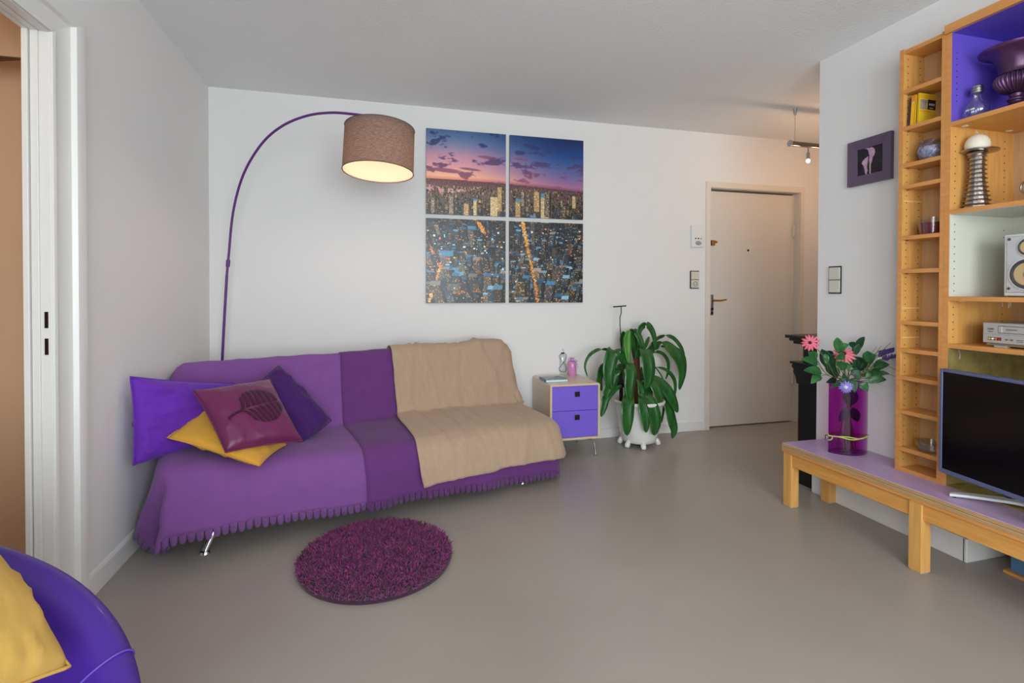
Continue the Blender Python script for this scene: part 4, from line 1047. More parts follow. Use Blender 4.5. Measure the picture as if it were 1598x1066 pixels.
for k, zt in enumerate((NT, 2.141, 1.969, 1.796, 1.695, 1.457, 1.301, 1.059, .929, .799, .639, .463, .367)):
    nm = 'top_panel' if k == 0 else ('bottom_panel' if k == 12 else 'shelf')
    s_ = G().box(FX+.004, XR-.011, 1.7405, 1.9095, zt-.018, zt).build(nm, M['beech_h'], nar, smooth=0)
    G().box(FX+.001, FX+.004, 1.7405, 1.9095, zt-.018, zt).build('edge_band', M['edge'], s_, smooth=0)
    if nm == 'shelf':
        g = G()
        for x in (FX+.025,): g.cyl((x, 1.9095, zt-.021), (x, 1.898, zt-.021), .003, n=8)
        g.build('shelf_pin', M['steel'], s_)
g = G(); holes(g, 1.9098, -1, (FX+.025, FX+.100), .40, 2.30); g.build('pin_hole', M['darkmetal'], nar, smooth=0, kind='stuff')
M['worn'] = mat('pale_worn_strip', rgb(228, 192, 130), .5)
for z in (1.62, 1.115, .975): G().box(FX+.008, XR-.02, 1.9090, 1.9100, z, z+.007).build('worn_mark', M['worn'], nar, smooth=0)
YW0 = .86
wid = thing('bookcase', 'wide deep beech bookcase with violet and grey-white compartments behind the television', 'bookcase', (2.6, 1.28, BZ))
WT = 2.312; WB = 2.792
for y0, y1 in ((1.700, 1.7215), (YW0, YW0+.02)):
    p_ = G().box(FX+.001, WB, y0, y1, BZ, WT).build('side_panel', M['beech'], wid, bevel=.001)
    G().box(FX-.0005, FX+.001, y0, y1, BZ, WT).build('edge_band', M['edge'], p_, smooth=0)
G().box(WB, WB+.006, YW0, 1.7215, BZ, WT+.03).build('back_panel', M['beech_back'], wid, smooth=0)
G().box(FX-.012, WB, YW0-.01, 1.7235, WT, WT+.038).build('top_panel', M['edge'], wid, bevel=.001)
for zt in (1.928, 1.550, 1.175, .971):
    s_ = G().box(FX+.004, WB-.001, YW0+.0205, 1.6995, zt-.0185, zt).build('shelf', M['beech_h'], wid, smooth=0)
    G().box(FX+.001, FX+.004, YW0+.0205, 1.6995, zt-.0185, zt).build('edge_band', M['edge'], s_, smooth=0)
    for x in (FX+.05, WB-.07):
        G().lathe([(0, -.022), (.010, -.022), (.014, -.0188), (0, -.0188)], (x, 1.678, zt), 14).build('shelf_support', M['beige_plastic'], s_)
def lining(name, m_, z0, z1):
    o = G().box(FX+.0015, WB-.002, 1.6985, 1.7000, z0, z1).box(FX+.0015, WB-.002, YW0+.02, YW0+.0215, z0, z1).box(WB-.002, WB-.0005, YW0+.02, 1.70, z0, z1).box(FX+.0045, WB-.002, YW0+.0215, 1.6985, z1-.0015, z1).build(name, m_, wid, smooth=0)
    return o
lining('olive_lining', M['olive'], BZ+.0062, .9522); lining('violet_lining', M['violet_line'], 1.9285, WT); lining('grey_lining', M['grey_line'], 1.1755, 1.5312)  # opaque olive sheets line the lowest compartment, darker than its beech
g = G(); holes(g, 1.6984, -1, (FX+.028,), 2.02, 2.25, .026); holes(g, 1.6998, -1, (FX+.028, WB-.06), 1.58, 1.90); holes(g, 1.6984, -1, (FX+.028,), 1.20, 1.50)
holes(g, 1.6984, -1, (WB-.06,), 1.44, 1.50); holes(g, 1.6998, -1, (FX+.028, WB-.06), 1.00, 1.15); holes(g, 1.6998, -1, (WB-.06,), .38, .94)
g.build('pin_hole', M['darkmetal'], wid, smooth=0, kind='stuff')
G().box(FX+.002, WB-.002, YW0+.021, 1.6995, BZ, BZ+.006).build('bottom_panel', M['olive'], wid, smooth=0)
g = G()
g.tube(cr([(FX+.035, 1.68, .953), (FX+.033, 1.678, .94), (FX+.037, 1.676, .925), (FX+.034, 1.676, .905)], 4), .0012, 6)
for (px, py, L) in ((1564, 470, .022), (1574, 470, .026), (1577, 470, .018)):
    q = onwall(px, py, FX+.06); g.tube([(FX+.06, q.y, 1.156), (FX+.06, q.y, 1.156-L)], .0012, 6)
g.build('wire_hook', M['steel'], wid)

# ================================================================== things on the shelves
# books
bz_ = 1.9695
def obook(name, label, x0, y0, w_, th, h_, ang, mc, extra=None, mp2=None):
    """book standing with its spine to the room; y0 = far face, th = thickness, leaning by ang"""
    t = thing(name, label, 'book', (x0, y0, bz_), 'books on the narrow bookcase')
    s_ = math.sin(R(ang))
    def P(x, y, z): return (x, y+s_*z, bz_+z)
    def bx(x0_, x1_, ya, yb2, z0, z1):
        return [P(x0_, ya, z0), P(x1_, ya, z0), P(x1_, yb2, z0), P(x0_, yb2, z0), P(x0_, ya, z1), P(x1_, ya, z1), P(x1_, yb2, z1), P(x0_, yb2, z1)]
    ya, yb2 = y0-th, y0
    g = G().hexa(bx(x0, x0+w_, ya, ya+.0012, 0, h_)).hexa(bx(x0, x0+w_, yb2-.0012, yb2, 0, h_)).hexa(bx(x0, x0+.0015, ya, yb2, 0, h_))
    g.build('cover', mc, t, smooth=0)
    G().hexa(bx(x0+.0018, x0+w_-.002, ya+.0014, yb2-.0014, .002, h_-.002)).build('pages', bpy.data.materials['white_pages'], t, smooth=0)
    if extra: extra(t, bx, x0, w_, ya, h_)
    return t
my = mat('orange_yellow_cover', rgb(240, 186, 40), .35)
nt = my.node_tree; 
obook('book', 'very thin mauve booklet, the farthest on its bookcase shelf', FX+.016, 1.903, .085, .004, .128, -5, mat('mauve_cover', rgb(124, 92, 104), .6))
def ex1(t, bx, x0, w_, ya, h_):
    G().hexa(bx(x0-.0004, x0+.0001, ya+.003, ya+.016, h_*.76, h_)).build('spine_top', mat('orange_spine_end', rgb(228, 132, 40), .4), t, smooth=0)
    G().hexa(bx(x0-.0006, x0+.0001, ya+.005, ya+.012, h_*.74, h_*.79)).build('spine_mark', M['beige_plastic'], t, smooth=0)
obook('book', 'thick yellow book with an orange spine top, between the thin booklet and the front book', FX+.014, 1.890, .09, .020, .138, -3, my, ex1)
def ex2(t, bx, x0, w_, ya, h_):
    e = .0005
    G().hexa(bx(x0+w_*.08, x0+w_*.46, ya-e, ya+.0002, h_*.50, h_*.80)).build('cover_photo', bpy.data.materials['cover_photo_strip'], t, smooth=0)
    G().hexa(bx(x0+w_*.50, x0+w_*.95, ya-e, ya+.0002, h_*.50, h_*.82)).build('cover_panel', M['black'], t, smooth=0)
    g = G()
    for k in range(3): g.hexa(bx(x0+w_*(.58+.11*k), x0+w_*(.65+.11*k), ya-2*e, ya-e*.9, h_*.63, h_*.70))
    g.hexa(bx(x0+w_*.60, x0+w_*.80, ya-2*e, ya-e*.9, h_*.54, h_*.56)); g.build('cover_text', M['beige_plastic'], t, smooth=0)
    g = G()
    for k in range(2): g.hexa(bx(x0+w_*.06, x0+w_*.9, ya-e, ya+.0002, h_*(.86+.06*k), h_*(.875+.06*k)))
    g.hexa(bx(x0+w_*.06, x0+w_*.7, ya-e, ya+.0002, h_*.42, h_*.44)); g.build('cover_line', bpy.data.materials['orange_spine_end'], t, smooth=0)
obook('book', 'front yellow book on the bookcase shelf, its cover with a photo and a black panel', FX+.018, 1.862, .108, .006, .142, -2, mat('bright_yellow_cover', rgb(238, 196, 50), .3), ex2)
# lidded jar
jc = Vector((2.474, 1.822, 1.796))
jar = thing('glass_jar', 'round lidded glass jar with blue lavender filling and violet net on the narrow bookcase', 'jar', jc)
M['lavfill'] = mat('blue_grey_potpourri', rgb(120, 124, 176), .8, col2=rgb(206, 206, 226), vscale=90, bump=1, bscale=150, bdist=.004)
G().lathe([(0, .002), (.030, .002), (.046, .022), (.056, .042), (.050, .062), (0, .064)], jc, 28).build('filling', M['lavfill'], jar, smooth=50)
G().wallpipe([(.0, 0), (.032, 0), (.050, .022), (.059, .044), (.052, .066), (.042, .076), (.043, .084)], jc, 28).build('jar_glass', cgt, jar, smooth=60)
G().lathe([(.050, .084), (.052, .088), (.030, .096), (.0, .100)], jc, 28).build('lid', cgt, jar, smooth=60)
g = G()
for k in range(6):
    a = k*60; P = [jc+Vector((math.cos(R(a+t*110))*(r_+.002), math.sin(R(a+t*110))*(r_+.002), z)) for t, (r_, z) in zip([0, .2, .4, .6, .8, 1], [(.034, .002), (.048, .02), (.058, .044), (.052, .064), (.045, .076), (.044, .084)])]
    g.tube(cr(P, 4), .0013, 6)
g.build('net', mat('violet_cord', rgb(104, 96, 178), .7), jar, smooth=180)
# red candle in a glass
cc_ = Vector((2.478, 1.822, 1.457))
cd = thing('candle_glass', 'dark red candle filling a wide clear glass on the narrow bookcase', 'candle', cc_)
G().lathe([(0, .004), (.043, .004), (.0525, .054), (.02, .052), (0, .052)], cc_, 32).build('wax', mat('wine_red_wax', rgb(112, 30, 52), .45), cd, smooth=50)
G().wallpipe([(0, .0005), (.046, .0005), (.0575, .078)], cc_, 32).build('candle_cup', cgt, cd, smooth=50)
G().tube([cc_+Vector((0, 0, .052)), cc_+Vector((0, 0, .062))], .001, 6).build('wick', M['black'], cd)
# glass dish
dc = Vector((2.478, 1.812, .463))
ds = thing('glass_dish', 'low clear glass dish on the lowest shelf of the narrow bookcase', 'dish', dc)
G().wallpipe([(0, .004), (.052, .004), (.056, .001), (.060, .006), (.061, .044), (.057, .046), (.055, .042), (.054, .012), (0, .010)], dc, 36).build('dish_glass', cgt, ds, smooth=50)
# light-bulb shaped bottle
q = onwall(1524.5, 182, 2.485); bc_ = Vector((2.485, q.y, 1.928))
bl = thing('bulb_bottle', 'clear glass bottle shaped like a light bulb in the violet compartment', 'bottle', bc_)
zt = onwall(1524.5, 134, 2.485).z-1.928
G().wallpipe([(0, .001), (.030, .001), (.042, .012), (.050, .036), (.047, .058), (.034, .082), (.023, .104), (.021, zt-.022)], bc_, 32).build('bulb_glass', cgt, bl, smooth=60)
g = G().lathe([(.020, zt-.034), (.022, zt-.032), (.022, zt-.026), (.020, zt-.024), (.022, zt-.022), (.022, zt-.016), (.020, zt-.014), (.022, zt-.012), (.021, zt-.004), (.016, zt), (0, zt+.001)], bc_, 28)
g.build('screw_cap', M['steel'], bl, smooth=30)
G().box(bc_.x-.048, bc_.x-.0465, bc_.y-.022, bc_.y-.006, bc_.z+.034, bc_.z+.041).box(bc_.x-.048, bc_.x-.0465, bc_.y-.002, bc_.y+.012, bc_.z+.034, bc_.z+.041).build('small_mark', M['white_plastic'], bl, smooth=0)
# urn
q = onwall(1586.5, 160, 2.56); uc = Vector((2.56, q.y, 1.928))
urn = thing('metal_urn', 'fluted purple and bronze metal urn with wide rim in the violet compartment', 'urn', uc)
uh = onwall(1586.5, 84, 2.56).z-1.928
M['urn'] = mat('purple_bronze_patina', rgb(128, 84, 140), .36, .8, col2=rgb(70, 60, 58), vscale=7, bump=.3, bscale=60)
k = uh/.30
G().box(uc.x-.052, uc.x+.052, uc.y-.052, uc.y+.052, 1.928, 1.928+.012).lathe([(0, .012), (.050, .012), (.050, .02), (.044, .028), (.030, .040), (.024, .052), (.030, .058), (.030, .064), (.022, .070), (.026, .084), (0, .084)], uc, 36).build('foot', M['urn'], urn, smooth=30, bevel=.002)
g = G(); n = 280; Pf = [(.026, .086), (.052, .098), (.070, .118), (.076, .138), (.070, .156), (.060, .164)]
rows = []
for r_, z in cr([(a, b, 0) for a, b in Pf], 3) and [(v.x, v.y) for v in cr([(a, b, 0) for a, b in Pf], 3)]:
    rows.append([uc+Vector((math.cos(2*math.pi*j/n), math.sin(2*math.pi*j/n), 0))*(r_*(1-.13*(1-abs(math.sin(math.pi*28*j/n)))*min(1, (r_-.02)/.03)))+Vector((0, 0, z)) for j in range(n+1)])
g.grid(rows); g.build('fluted_bowl', M['urn'], urn, smooth=180, weld=True)
G().wallpipe([(.060, .164), (.056, .170), (.058, .185), (.066, .215), (.082, .240), (.112, uh*.0+.256), (.122, .262), (.124, .268), (.120, .270), (.104, .262), (.076, .246), (.060, .215), (.052, .185), (0, .180)], uc, 48).build('flared_rim', M['urn'], urn, smooth=50)
# candle holder and candle
q = onwall(1524, 320, 2.49); kc = Vector((2.49, q.y, 1.550))
zp = onwall(1524, 238, 2.49).z-1.55; zc_ = onwall(1524, 214, 2.49).z-1.55
kh = thing('candle_holder', 'tall ribbed silver candle holder with a wide drip plate on the bookcase', 'candle holder', kc)
prof = [(0, 0), (.046, 0)]; nr_ = 12
for i in range(nr_):
    f = i/nr_; r_ = .044-.018*math.sin(math.pi*.5*min(1, f*1.35)); z = zp*.93*f; dz = zp*.93/nr_
    prof += [(r_, z+dz*.1), (r_-.001, z+dz*.62), (r_+.007, z+dz*.72), (r_+.008, z+dz*.82), (r_+.005, z+dz*.93)]
prof += [(.028, zp*.94), (.036, zp*.97), (.034, zp*.99), (0, zp*.99)]
mt8 = Matrix.Rotation(R(18), 3, 'Z')
g = G().lathe(prof, kc, 14, mtx=mt8); g.build('stem', M['pewter'], kh, smooth=20)
G().lathe([(0, zp*.985), (.03, zp*.985), (.064, zp+.004), (.066, zp+.008), (.03, zp+.002), (0, zp+.001)], kc, 36, mtx=Matrix.Rotation(R(3), 3, 'Y')).build('drip_plate', M['pewter'], kh, smooth=40)
cn = thing('candle', 'round off-white ball candle standing on the silver holder', 'candle', kc+Vector((0, 0, zp+.003)))
hb_ = (zc_-zp)
G().lathe([(0, 0), (.034, 0), (.042, .012), (.044, .028), (.041, .044), (.033, .058), (.020, .069), (.008, .073), (0, .073)], kc+Vector((0, 0, zp+.003)), 32).build('wax', mat('ivory_wax', rgb(232, 224, 206), .5, bump=.3, bscale=200), cn, smooth=60)
t0 = kc+Vector((0, 0, zp+.075)); G().tube(cr([t0, t0+Vector((.002, -.001, .006)), t0+Vector((-.003, .002, .011)), t0+Vector((-.002, .003, .018))], 3), .0011, 6).build('wick', M['beige_plastic'], cn)
# small silver ring ornament at the edge of the view
q = onwall(1601, 292, 2.60); rg = Vector((2.60, q.y, q.z))
ro = thing('silver_ornament', 'small silver ring ornament on a foot, at the far right of the candle shelf', 'ornament', (rg.x, rg.y, 1.55))
ring = [rg+Vector((0, math.cos(a)*.018, math.sin(a)*.024)) for a in [2*math.pi*i/28 for i in range(29)]]
G().tube(ring, .004, 8, caps=False).tube([(rg.x, rg.y, 1.556), (rg.x, rg.y, rg.z-.022)], .005, 10).build('ring', M['steel'], ro, smooth=180)
G().lathe([(0, 0), (.03, 0), (.03, .004), (.008, .008), (0, .008)], (rg.x, rg.y, 1.55), 20).build('foot', M['steel'], ro)
# loudspeaker
sx0 = 2.500; sy1 = onwall(1566, 460, sx0).y; sz = 1.175; shh = onwall(1566, 367, sx0).z-sz; sw_ = .168
sk_ = thing('loudspeaker', 'silver-white bookshelf loudspeaker with two tan cones on the bookcase', 'loudspeaker', (sx0+.1, sy1-sw_/2, sz))
M['silver_w'] = mat('silver_white_plastic', rgb(216, 218, 220), .35)
G().box(sx0, sx0+.2, sy1-sw_, sy1, sz+.004, sz+shh).build('cabinet_box', M['silver_w'], sk_, bevel=.004)
G().box(sx0+.01, sx0+.19, sy1-sw_+.01, sy1-.01, sz, sz+.005).build('foot_pad', M['dark_grey'], sk_, smooth=0)
G().box(sx0-.004, sx0+.002, sy1-sw_+.010, sy1-.010, sz+.018, sz+shh-.008).build('front_plate', mat('pale_grey_plate', rgb(190, 192, 192), .3), sk_, bevel=.003)
MX = Matrix(((0, 0, -1), (0, 1, 0), (1, 0, 0)))   # local +z points to the room
cy_ = sy1-sw_/2
def cone(nm, z, r_, parent):
    c = (sx0-.004, cy_, z)
    G().lathe([(r_*1.2, 0), (r_*1.18, .004), (r_*1.05, .005), (r_*1.0, .003), (r_*.9, .001)], c, 40, mtx=MX).build(nm+'_surround', M['dark_grey'], parent, smooth=50, label='dark grey rubber surround')
    G().lathe([(r_*1.32, 0), (r_*1.30, .003), (r_*1.2, .004), (r_*1.19, 0)], c, 40, mtx=MX).build(nm+'_ring', M['silver_w'], parent, smooth=50)
    G().lathe([(r_*.92, .003), (r_*.35, -.0), (r_*.3, .004), (0, .007)], c, 40, mtx=MX).build(nm+'_cone', mat('tan_paper_cone', rgb(196, 172, 128), .7), parent, smooth=60)
cone('woofer', sz+.092, .050, sk_); cone('tweeter', sz+shh-.055, .028, sk_)
for z in (sz+.035, sz+shh-.02):
    for y in (sy1-.02, sy1-sw_+.02): G().lathe([(0, .006), (.005, .005), (.006, .004)], (sx0, y, z), 12, mtx=MX).build('screw', M['dark_grey'], sk_)
G().box(sx0-.006, sx0-.004, cy_-.02, cy_+.028, sz+.030, sz+.038).build('badge', M['white_plastic'], sk_, smooth=0)
# video recorder
vx = 2.452; vy1 = onwall(1534, 503, vx).y; vz = .971; vw = .36; vh = onwall(1534, 503, vx).z-vz
vc = thing('video_recorder', 'silver-grey video cassette recorder under the loudspeaker shelf', 'video recorder', (vx+.12, vy1-vw/2, vz))
G().box(vx, vx+.27, vy1-vw, vy1, vz+.016, vz+vh).build('case', M['grey_plastic'], vc, bevel=.002)
G().box(vx+.01, vx+.26, vy1-vw+.008, vy1-.008, vz+.006, vz+.016).build('underside', mat('tan_underside', rgb(140, 122, 104), .6), vc, smooth=0)
for y in (vy1-.05, vy1-vw+.05):
    G().box(vx+.005, vx+.03, y-.03, y+.012, vz, vz+.0065).build('foot', M['grey_plastic'], vc, smooth=0)
def vb(nm, a0, a1, b0, b1, m_, d0=.0015, d1=0):   # a from the left end (m), b height
    return G().box(vx-d0, vx+d1+.0005, vy1-a1, vy1-a0, vz+b0, vz+b1).build(nm, m_, vc, smooth=0)
vb('cassette_slot', .055, .24, .058, .088, M['dark_grey'], .0006); vb('cassette_flap', .057, .238, .060, .0855, M['grey_plastic'], .0018); vb('flap_mark', .068, .070, .061, .085, M['white_plastic'], .0022)
vb('groove', .004, .35, .0515, .0522, M['dark_grey'], .0004); vb('power_button', .020, .040, .070, .077, M['steel'], .002); vb('label_line', .019, .038, .061, .0635, M['dark_grey'], .0005)
vb('socket_plate', .019, .066, .028, .040, M['darkmetal'], .0006)
for k, m_ in enumerate((mat('yellow_jack', rgb(220, 180, 80), .4), M['white_plastic'], mat('orange_jack', rgb(210, 130, 70), .4), mat('red_jack', rgb(170, 50, 40), .4))):
    G().lathe([(.0045, .0), (.0045, .004), (.002, .004), (.002, .002)], (vx, vy1-.026-.0115*k, vz+.034), 14, mtx=MX).build('jack', m_, vc)
for a_ in (.086, .103): G().lathe([(.004, 0), (.004, .003), (0, .004)], (vx, vy1-a_, vz+.034), 14, mtx=MX).build('round_button', M['steel'], vc)
vb('label_line', .118, .140, .033, .035, M['dark_grey'], .0005); vb('label_line', .118, .140, .027, .029, M['dark_grey'], .0005); vb('display', .150, .24, .022, .045, M['black_plastic'], .0008)
def text_mesh(s, size, m_, parent, origin, xdir, zdir=(0, 0, 1), extr=.0004):
    cu = bpy.data.curves.new('lettering', 'FONT'); cu.body = s; cu.size = size; cu.extrude = extr; cu.align_x = 'LEFT'
    ob = bpy.data.objects.new('tmp', cu); COL.objects.link(ob)
    dg = bpy.context.evaluated_depsgraph_get(); me = bpy.data.meshes.new_from_object(ob.evaluated_get(dg))
    bpy.data.objects.remove(ob); bpy.data.curves.remove(cu)
    x = Vector(xdir); z = Vector(zdir); y = z; nrm = x.cross(y)
    mt = Matrix((x, y, nrm)).transposed().to_4x4(); mt.translation = Vector(origin)-wloc(parent)
    me.transform(mt); me.materials.clear(); me.materials.append(m_)
    o = bpy.data.objects.new('lettering', me); COL.objects.link(o); o.parent = parent; return o
text_mesh('DAEWOO', .0085, M['dark_grey'], vc, (vx-.002, vy1-.082, vz+.0705), (0, -1, 0))

# ================================================================== television
A_ = R(8); td = Vector((-math.sin(A_), -math.cos(A_), 0)); tn = Vector((-math.cos(A_), math.sin(A_), 0))   # td to the near end, tn out of the screen
T0 = Vector((2.312, 1.662, 0)); tw = .735; tz0, tz1 = .437, .873
tv = thing('television', 'flat television with blue-grey frame standing on the bench before the bookcase', 'television', T0+td*tw/2+Vector((0, 0, BZ)))
def tb(g, a0, a1, d0, d1, z0, z1):
    P = [T0+td*a-tn*d+Vector((0, 0, z)) for z in (z0, z1) for a, d in ((a0, d0), (a1, d0), (a1, d1), (a0, d1))]
    return g.hexa(P)
t = .013
g = G(); tb(g, 0, t, 0, .03, tz0, tz1); tb(g, tw-t, tw, 0, .03, tz0, tz1); tb(g, t, tw-t, 0, .03, tz1-t, tz1); tb(g, t, tw-t, 0, .03, tz0, tz0+t*1.35)
g.build('frame', M['bezel'], tv, bevel=.0025)
tb(G(), t-.001, tw-t+.001, .003, .026, tz0+t, tz1-t+.001).build('screen', M['screen'], tv, smooth=0)
tb(G(), .06, tw-.06, .026, .06, tz0+.03, tz1-.08).build('back_cover', M['black_plastic'], tv, bevel=.01)
tb(G(), tw/2-.03, tw/2+.03, .02, .035, BZ+.018, tz0+.06).build('neck', M['black_plastic'], tv, bevel=.002)
ce = [(2.294, 1.603), (2.335, 1.566), (2.39, 1.505), (2.432, 1.452), (2.452, 1.38), (2.440, 1.28), (2.40, 1.18), (2.33, 1.08), (2.22, .99), (2.17, .965)]
E_ = cr([(x, y, 0) for x, y in ce], 4); g = G()
rows = []
for i, p in enumerate(E_):
    tg = (E_[min(i+1, len(E_)-1)]-E_[max(0, i-1)]).normalized(); nr2 = Vector((-tg.y, tg.x, 0))
    if nr2.x < 0: nr2 = -nr2
    f = i/(len(E_)-1); w_ = .008+.045*math.sin(math.pi*f)**.5; zt = BZ+.010+.010*math.sin(math.pi*f)
    rows.append((p, p+nr2*w_, zt))
vs = []; 
for p, q, zt in rows: vs += [(p.x, p.y, zt-.006), (q.x, q.y, zt-.006), (q.x, q.y, zt+.004), (p.x, p.y, zt+.004)]
fs = []
for i in range(len(rows)-1):
    for j in range(4): fs.append((i*4+j, i*4+(j+1) % 4, (i+1)*4+(j+1) % 4, (i+1)*4+j))
fs += [(0, 1, 2, 3), tuple((len(rows)-1)*4+j for j in (3, 2, 1, 0))]
g.add(vs, fs).build('stand', M['silver_w'], tv, smooth=40)
for (x, y) in ((2.305, 1.597), (2.445, 1.38), (2.20, .985)):
    G().cyl((x+.006, y, BZ), (x+.006, y, BZ+.006), .006, n=12).build('stand_foot', M['black_plastic'], tv)
g = G().tube(cr([(2.40, 1.56, .48), (2.435, 1.52, .41), (2.45, 1.50, .375), (2.48, 1.42, .364), (2.47, 1.30, .364), (2.50, 1.15, .366), (2.6, 1.0, .366)], 6), .004, 8)
tag(g.build('power_cable', M['black_plastic'], None, smooth=180, loc=(2.48, 1.42, .36)), 'black cable running behind the television foot', 'cable')
g = G().tube(cr([(2.43, 1.53, .362), (2.44, 1.49, .368), (2.455, 1.46, .364), (2.445, 1.48, .372), (2.46, 1.45, .362), (2.48, 1.40, .362)], 6), .002, 6)
tag(g.build('thin_cable', M['beige_plastic'], None, smooth=180, loc=(2.45, 1.47, .36)), 'thin clear cable coiled behind the television foot', 'cable')

# ================================================================== vase and bouquet
VC = Vector((2.402, 2.180, BZ)); va = Vector((.93, -.37, 0)).normalized(); vn = Vector((.37, .93, 0)).normalized()
vase = thing('glass_vase', 'tall purple glass vase of pointed oval section with raffia band on the bench', 'vase', VC)
VL, VW = .096, .052; VH = .372
def lens(k, z, n=24):
    P = []
    for s in (1, -1):
        for i in range(n):
            t = -1+2*i/n
            P.append(VC+va*(t*VL*k*s)+vn*(-s*VW*k*(1-abs(t)**2.2))+Vector((0, 0, z)))
    return P
def lensloft(g, lst):
    n = len(lens(1, 0)); vs = []
    for k, z in lst: vs += lens(k, z)
    m_ = len(lst)
    return g.add(vs, [(i*n+j, i*n+(j+1) % n, (i+1)*n+(j+1) % n, (i+1)*n+j) for i in range(m_-1) for j in range(n)])
M['vglass'] = glass('purple_glass', (.70, .15, .68, 1), amount=.88)
M['vbase'] = mat('thick_purple_glass', rgb(66, 8, 76), .08, coat=.5)
lensloft(G(), [(1, .012), (1, VH)]).build('vase_wall', M['vglass'], vase, smooth=60)
g = lensloft(G(), [(.97, .0), (1, .003), (1, .012)]); g.poly(lens(.97, 0)[::-1]); g.poly(lens(1, .012)); g.build('vase_base', M['vbase'], vase, smooth=40)
lr = lens(1.002, VH); G().tube(lr+[lr[0]], .0022, 6, caps=False).build('vase_rim', M['vbase'], vase, smooth=180)
lw_ = lens(.975, .094); G().poly(lw_).build('water', glass('water_in_purple', (.7, .5, .7, 1), amount=.85), vase, smooth=0)
g = G()
for dz, kk in ((.0, 1.03), (.005, 1.045)):
    L_ = [p+Vector((0, 0, dz+.004*math.sin(i*.4+dz*900))) for i, p in enumerate(lens(kk, .088))]; g.tube(L_+[L_[0]], .0028, 6, caps=False)
lp_ = VC-va*(VL+.004)+Vector((0, 0, .09)); dv_ = -vn
g.tube(cr([lp_, lp_+Vector((-.012, -.012, .012)), lp_+Vector((-.006, -.016, .0)), lp_], 5), .0025, 6); g.tube(cr([lp_, lp_+Vector((.012, -.018, -.002)), lp_+Vector((.004, -.02, -.018)), lp_+Vector((-.004, -.01, -.022))], 5), .0025, 6)
g.build('raffia_band', mat('lime_raffia', rgb(190, 206, 90), .6), vase, smooth=180)
lp2 = lp_+Vector((-.004, -.004, -.004)); G().tube([lp2+Vector((0, 0, .006)), lp2+Vector((-.02, -.006, .008)), lp2+Vector((-.02, -.006, -.014))], .0022, 6).build('wire_clip', M['black'], vase)

M['bleaf'] = mat('foliage_green', rgb(50, 112, 56), .45, col2=rgb(30, 82, 44), vscale=30, coat=.1)
M['bleafd'] = mat('dark_foliage_green', rgb(38, 84, 52), .5, col2=rgb(24, 62, 40), vscale=30)
M['bstem'] = mat('twig_green_brown', rgb(96, 104, 60), .7)
M['dstem'] = mat('dark_twig', rgb(50, 40, 34), .8)
def vp(x, y, d=2.17):
    p = at(1240+x/5.075, 510+y/5.075, d); c = Vector((0, 0, CAMZ))
    return p if p.x < 2.50 else c+(p-c)*(2.50/p.x)
PERP = Vector((.672, -.74, 0))
def leaflet(g, base, tip, w_, twist=0.0, sag=.012):
    base, tip = Vector(base), Vector(tip); ax = tip-base; L = ax.length; t = ax.normalized()
    vd = Vector((-.74, -.672, 0.15)).normalized(); w_ *= 1.10; side = t.cross(vd).normalized(); nn = side.cross(t).normalized()
    side = (side*math.cos(twist)+nn*math.sin(twist)).normalized(); nn = side.cross(t).normalized()
    rows = []
    for i in range(11):
        s = i/10; ww = w_*.5*(math.sin(math.pi*s**.85)**.8 if 0 < s < 1 else .02)
        c = base+ax*s+Vector((0, 0, sag*math.sin(math.pi*s)))+nn*(.004*math.sin(math.pi*s))
        rows.append([c-side*ww+nn*ww*.22*(1+.3*math.sin(i*1.7)), c-side*ww*.5+nn*ww*.06, c-nn*ww*.05, c+side*ww*.5+nn*ww*.06, c+side*ww+nn*ww*.22*(1-.3*math.sin(i*1.7))])
    g.grid(rows)
MOUTH = VC+Vector((0, 0, VH))
def inside(k, q=0):   # where a stem stands in the vase
    return VC+va*(VL*.6*k)+vn*(VW*.4*q)+Vector((0, 0, .02))
def stemlist(pts, k, q=0):
    a = inside(k, q); b = MOUTH+va*(VL*-.35*k)+vn*(VW*.2*q)+Vector((0, 0, -.01))
    return [a, (a+b)/2+va*(.008*k), b]+[Vector(p) for p in pts]
PXM = 1/5.075/FPX*2.72     # metres per crop pixel at the bouquet
def branch(label, stem, leaves, k, q=0, m_='bleaf', dark=False):
    S_ = stemlist([vp(*p) for p in stem], k, q)
    t = thing('leafy_branch', label, 'branch', S_[0], 'leafy branches in the purple vase')
    g = G()
    for (bx_, by_, tx, ty, w_, *rest) in leaves:
        d1 = rest[0] if rest else 2.16; d2 = rest[1] if len(rest) > 1 else d1-.02; tw_ = rest[2] if len(rest) > 2 else .0
        leaflet(g, vp(bx_, by_, d1), vp(tx, ty, d2), w_*PXM, tw_)
    st_ = G(); C = cr(S_, 6); st_.tube(C, [.0026-.0014*i/len(C) for i in range(len(C))], 6)
    for (bx_, by_, *r_) in [(l[0], l[1]) for l in leaves]:
        b_ = vp(bx_, by_); nearest = min(C, key=lambda c: (c-b_).length)
        if (nearest-b_).length < .09: st_.tube([nearest, b_], .0011, 5)
    st_.build('twig', M['bstem'], t, smooth=180)
    g.build('leaves', M[m_], t, smooth=180, solid=.0006, fixn=False)
branch('leafy branch reaching out over the bench end in front of the black mantelpiece', [(300, 400, 2.16), (250, 370, 2.13), (205, 310, 2.11), (165, 230, 2.10)],
       [(185, 302, 50, 255, 52, 2.11, 2.09), (215, 372, 72, 345, 60, 2.12, 2.09), (172, 262, 108, 203, 52, 2.11, 2.10), (205, 385, 128, 450, 66, 2.12, 2.10, .3), (255, 300, 240, 215, 40, 2.13, 2.14)], -.9, .3)
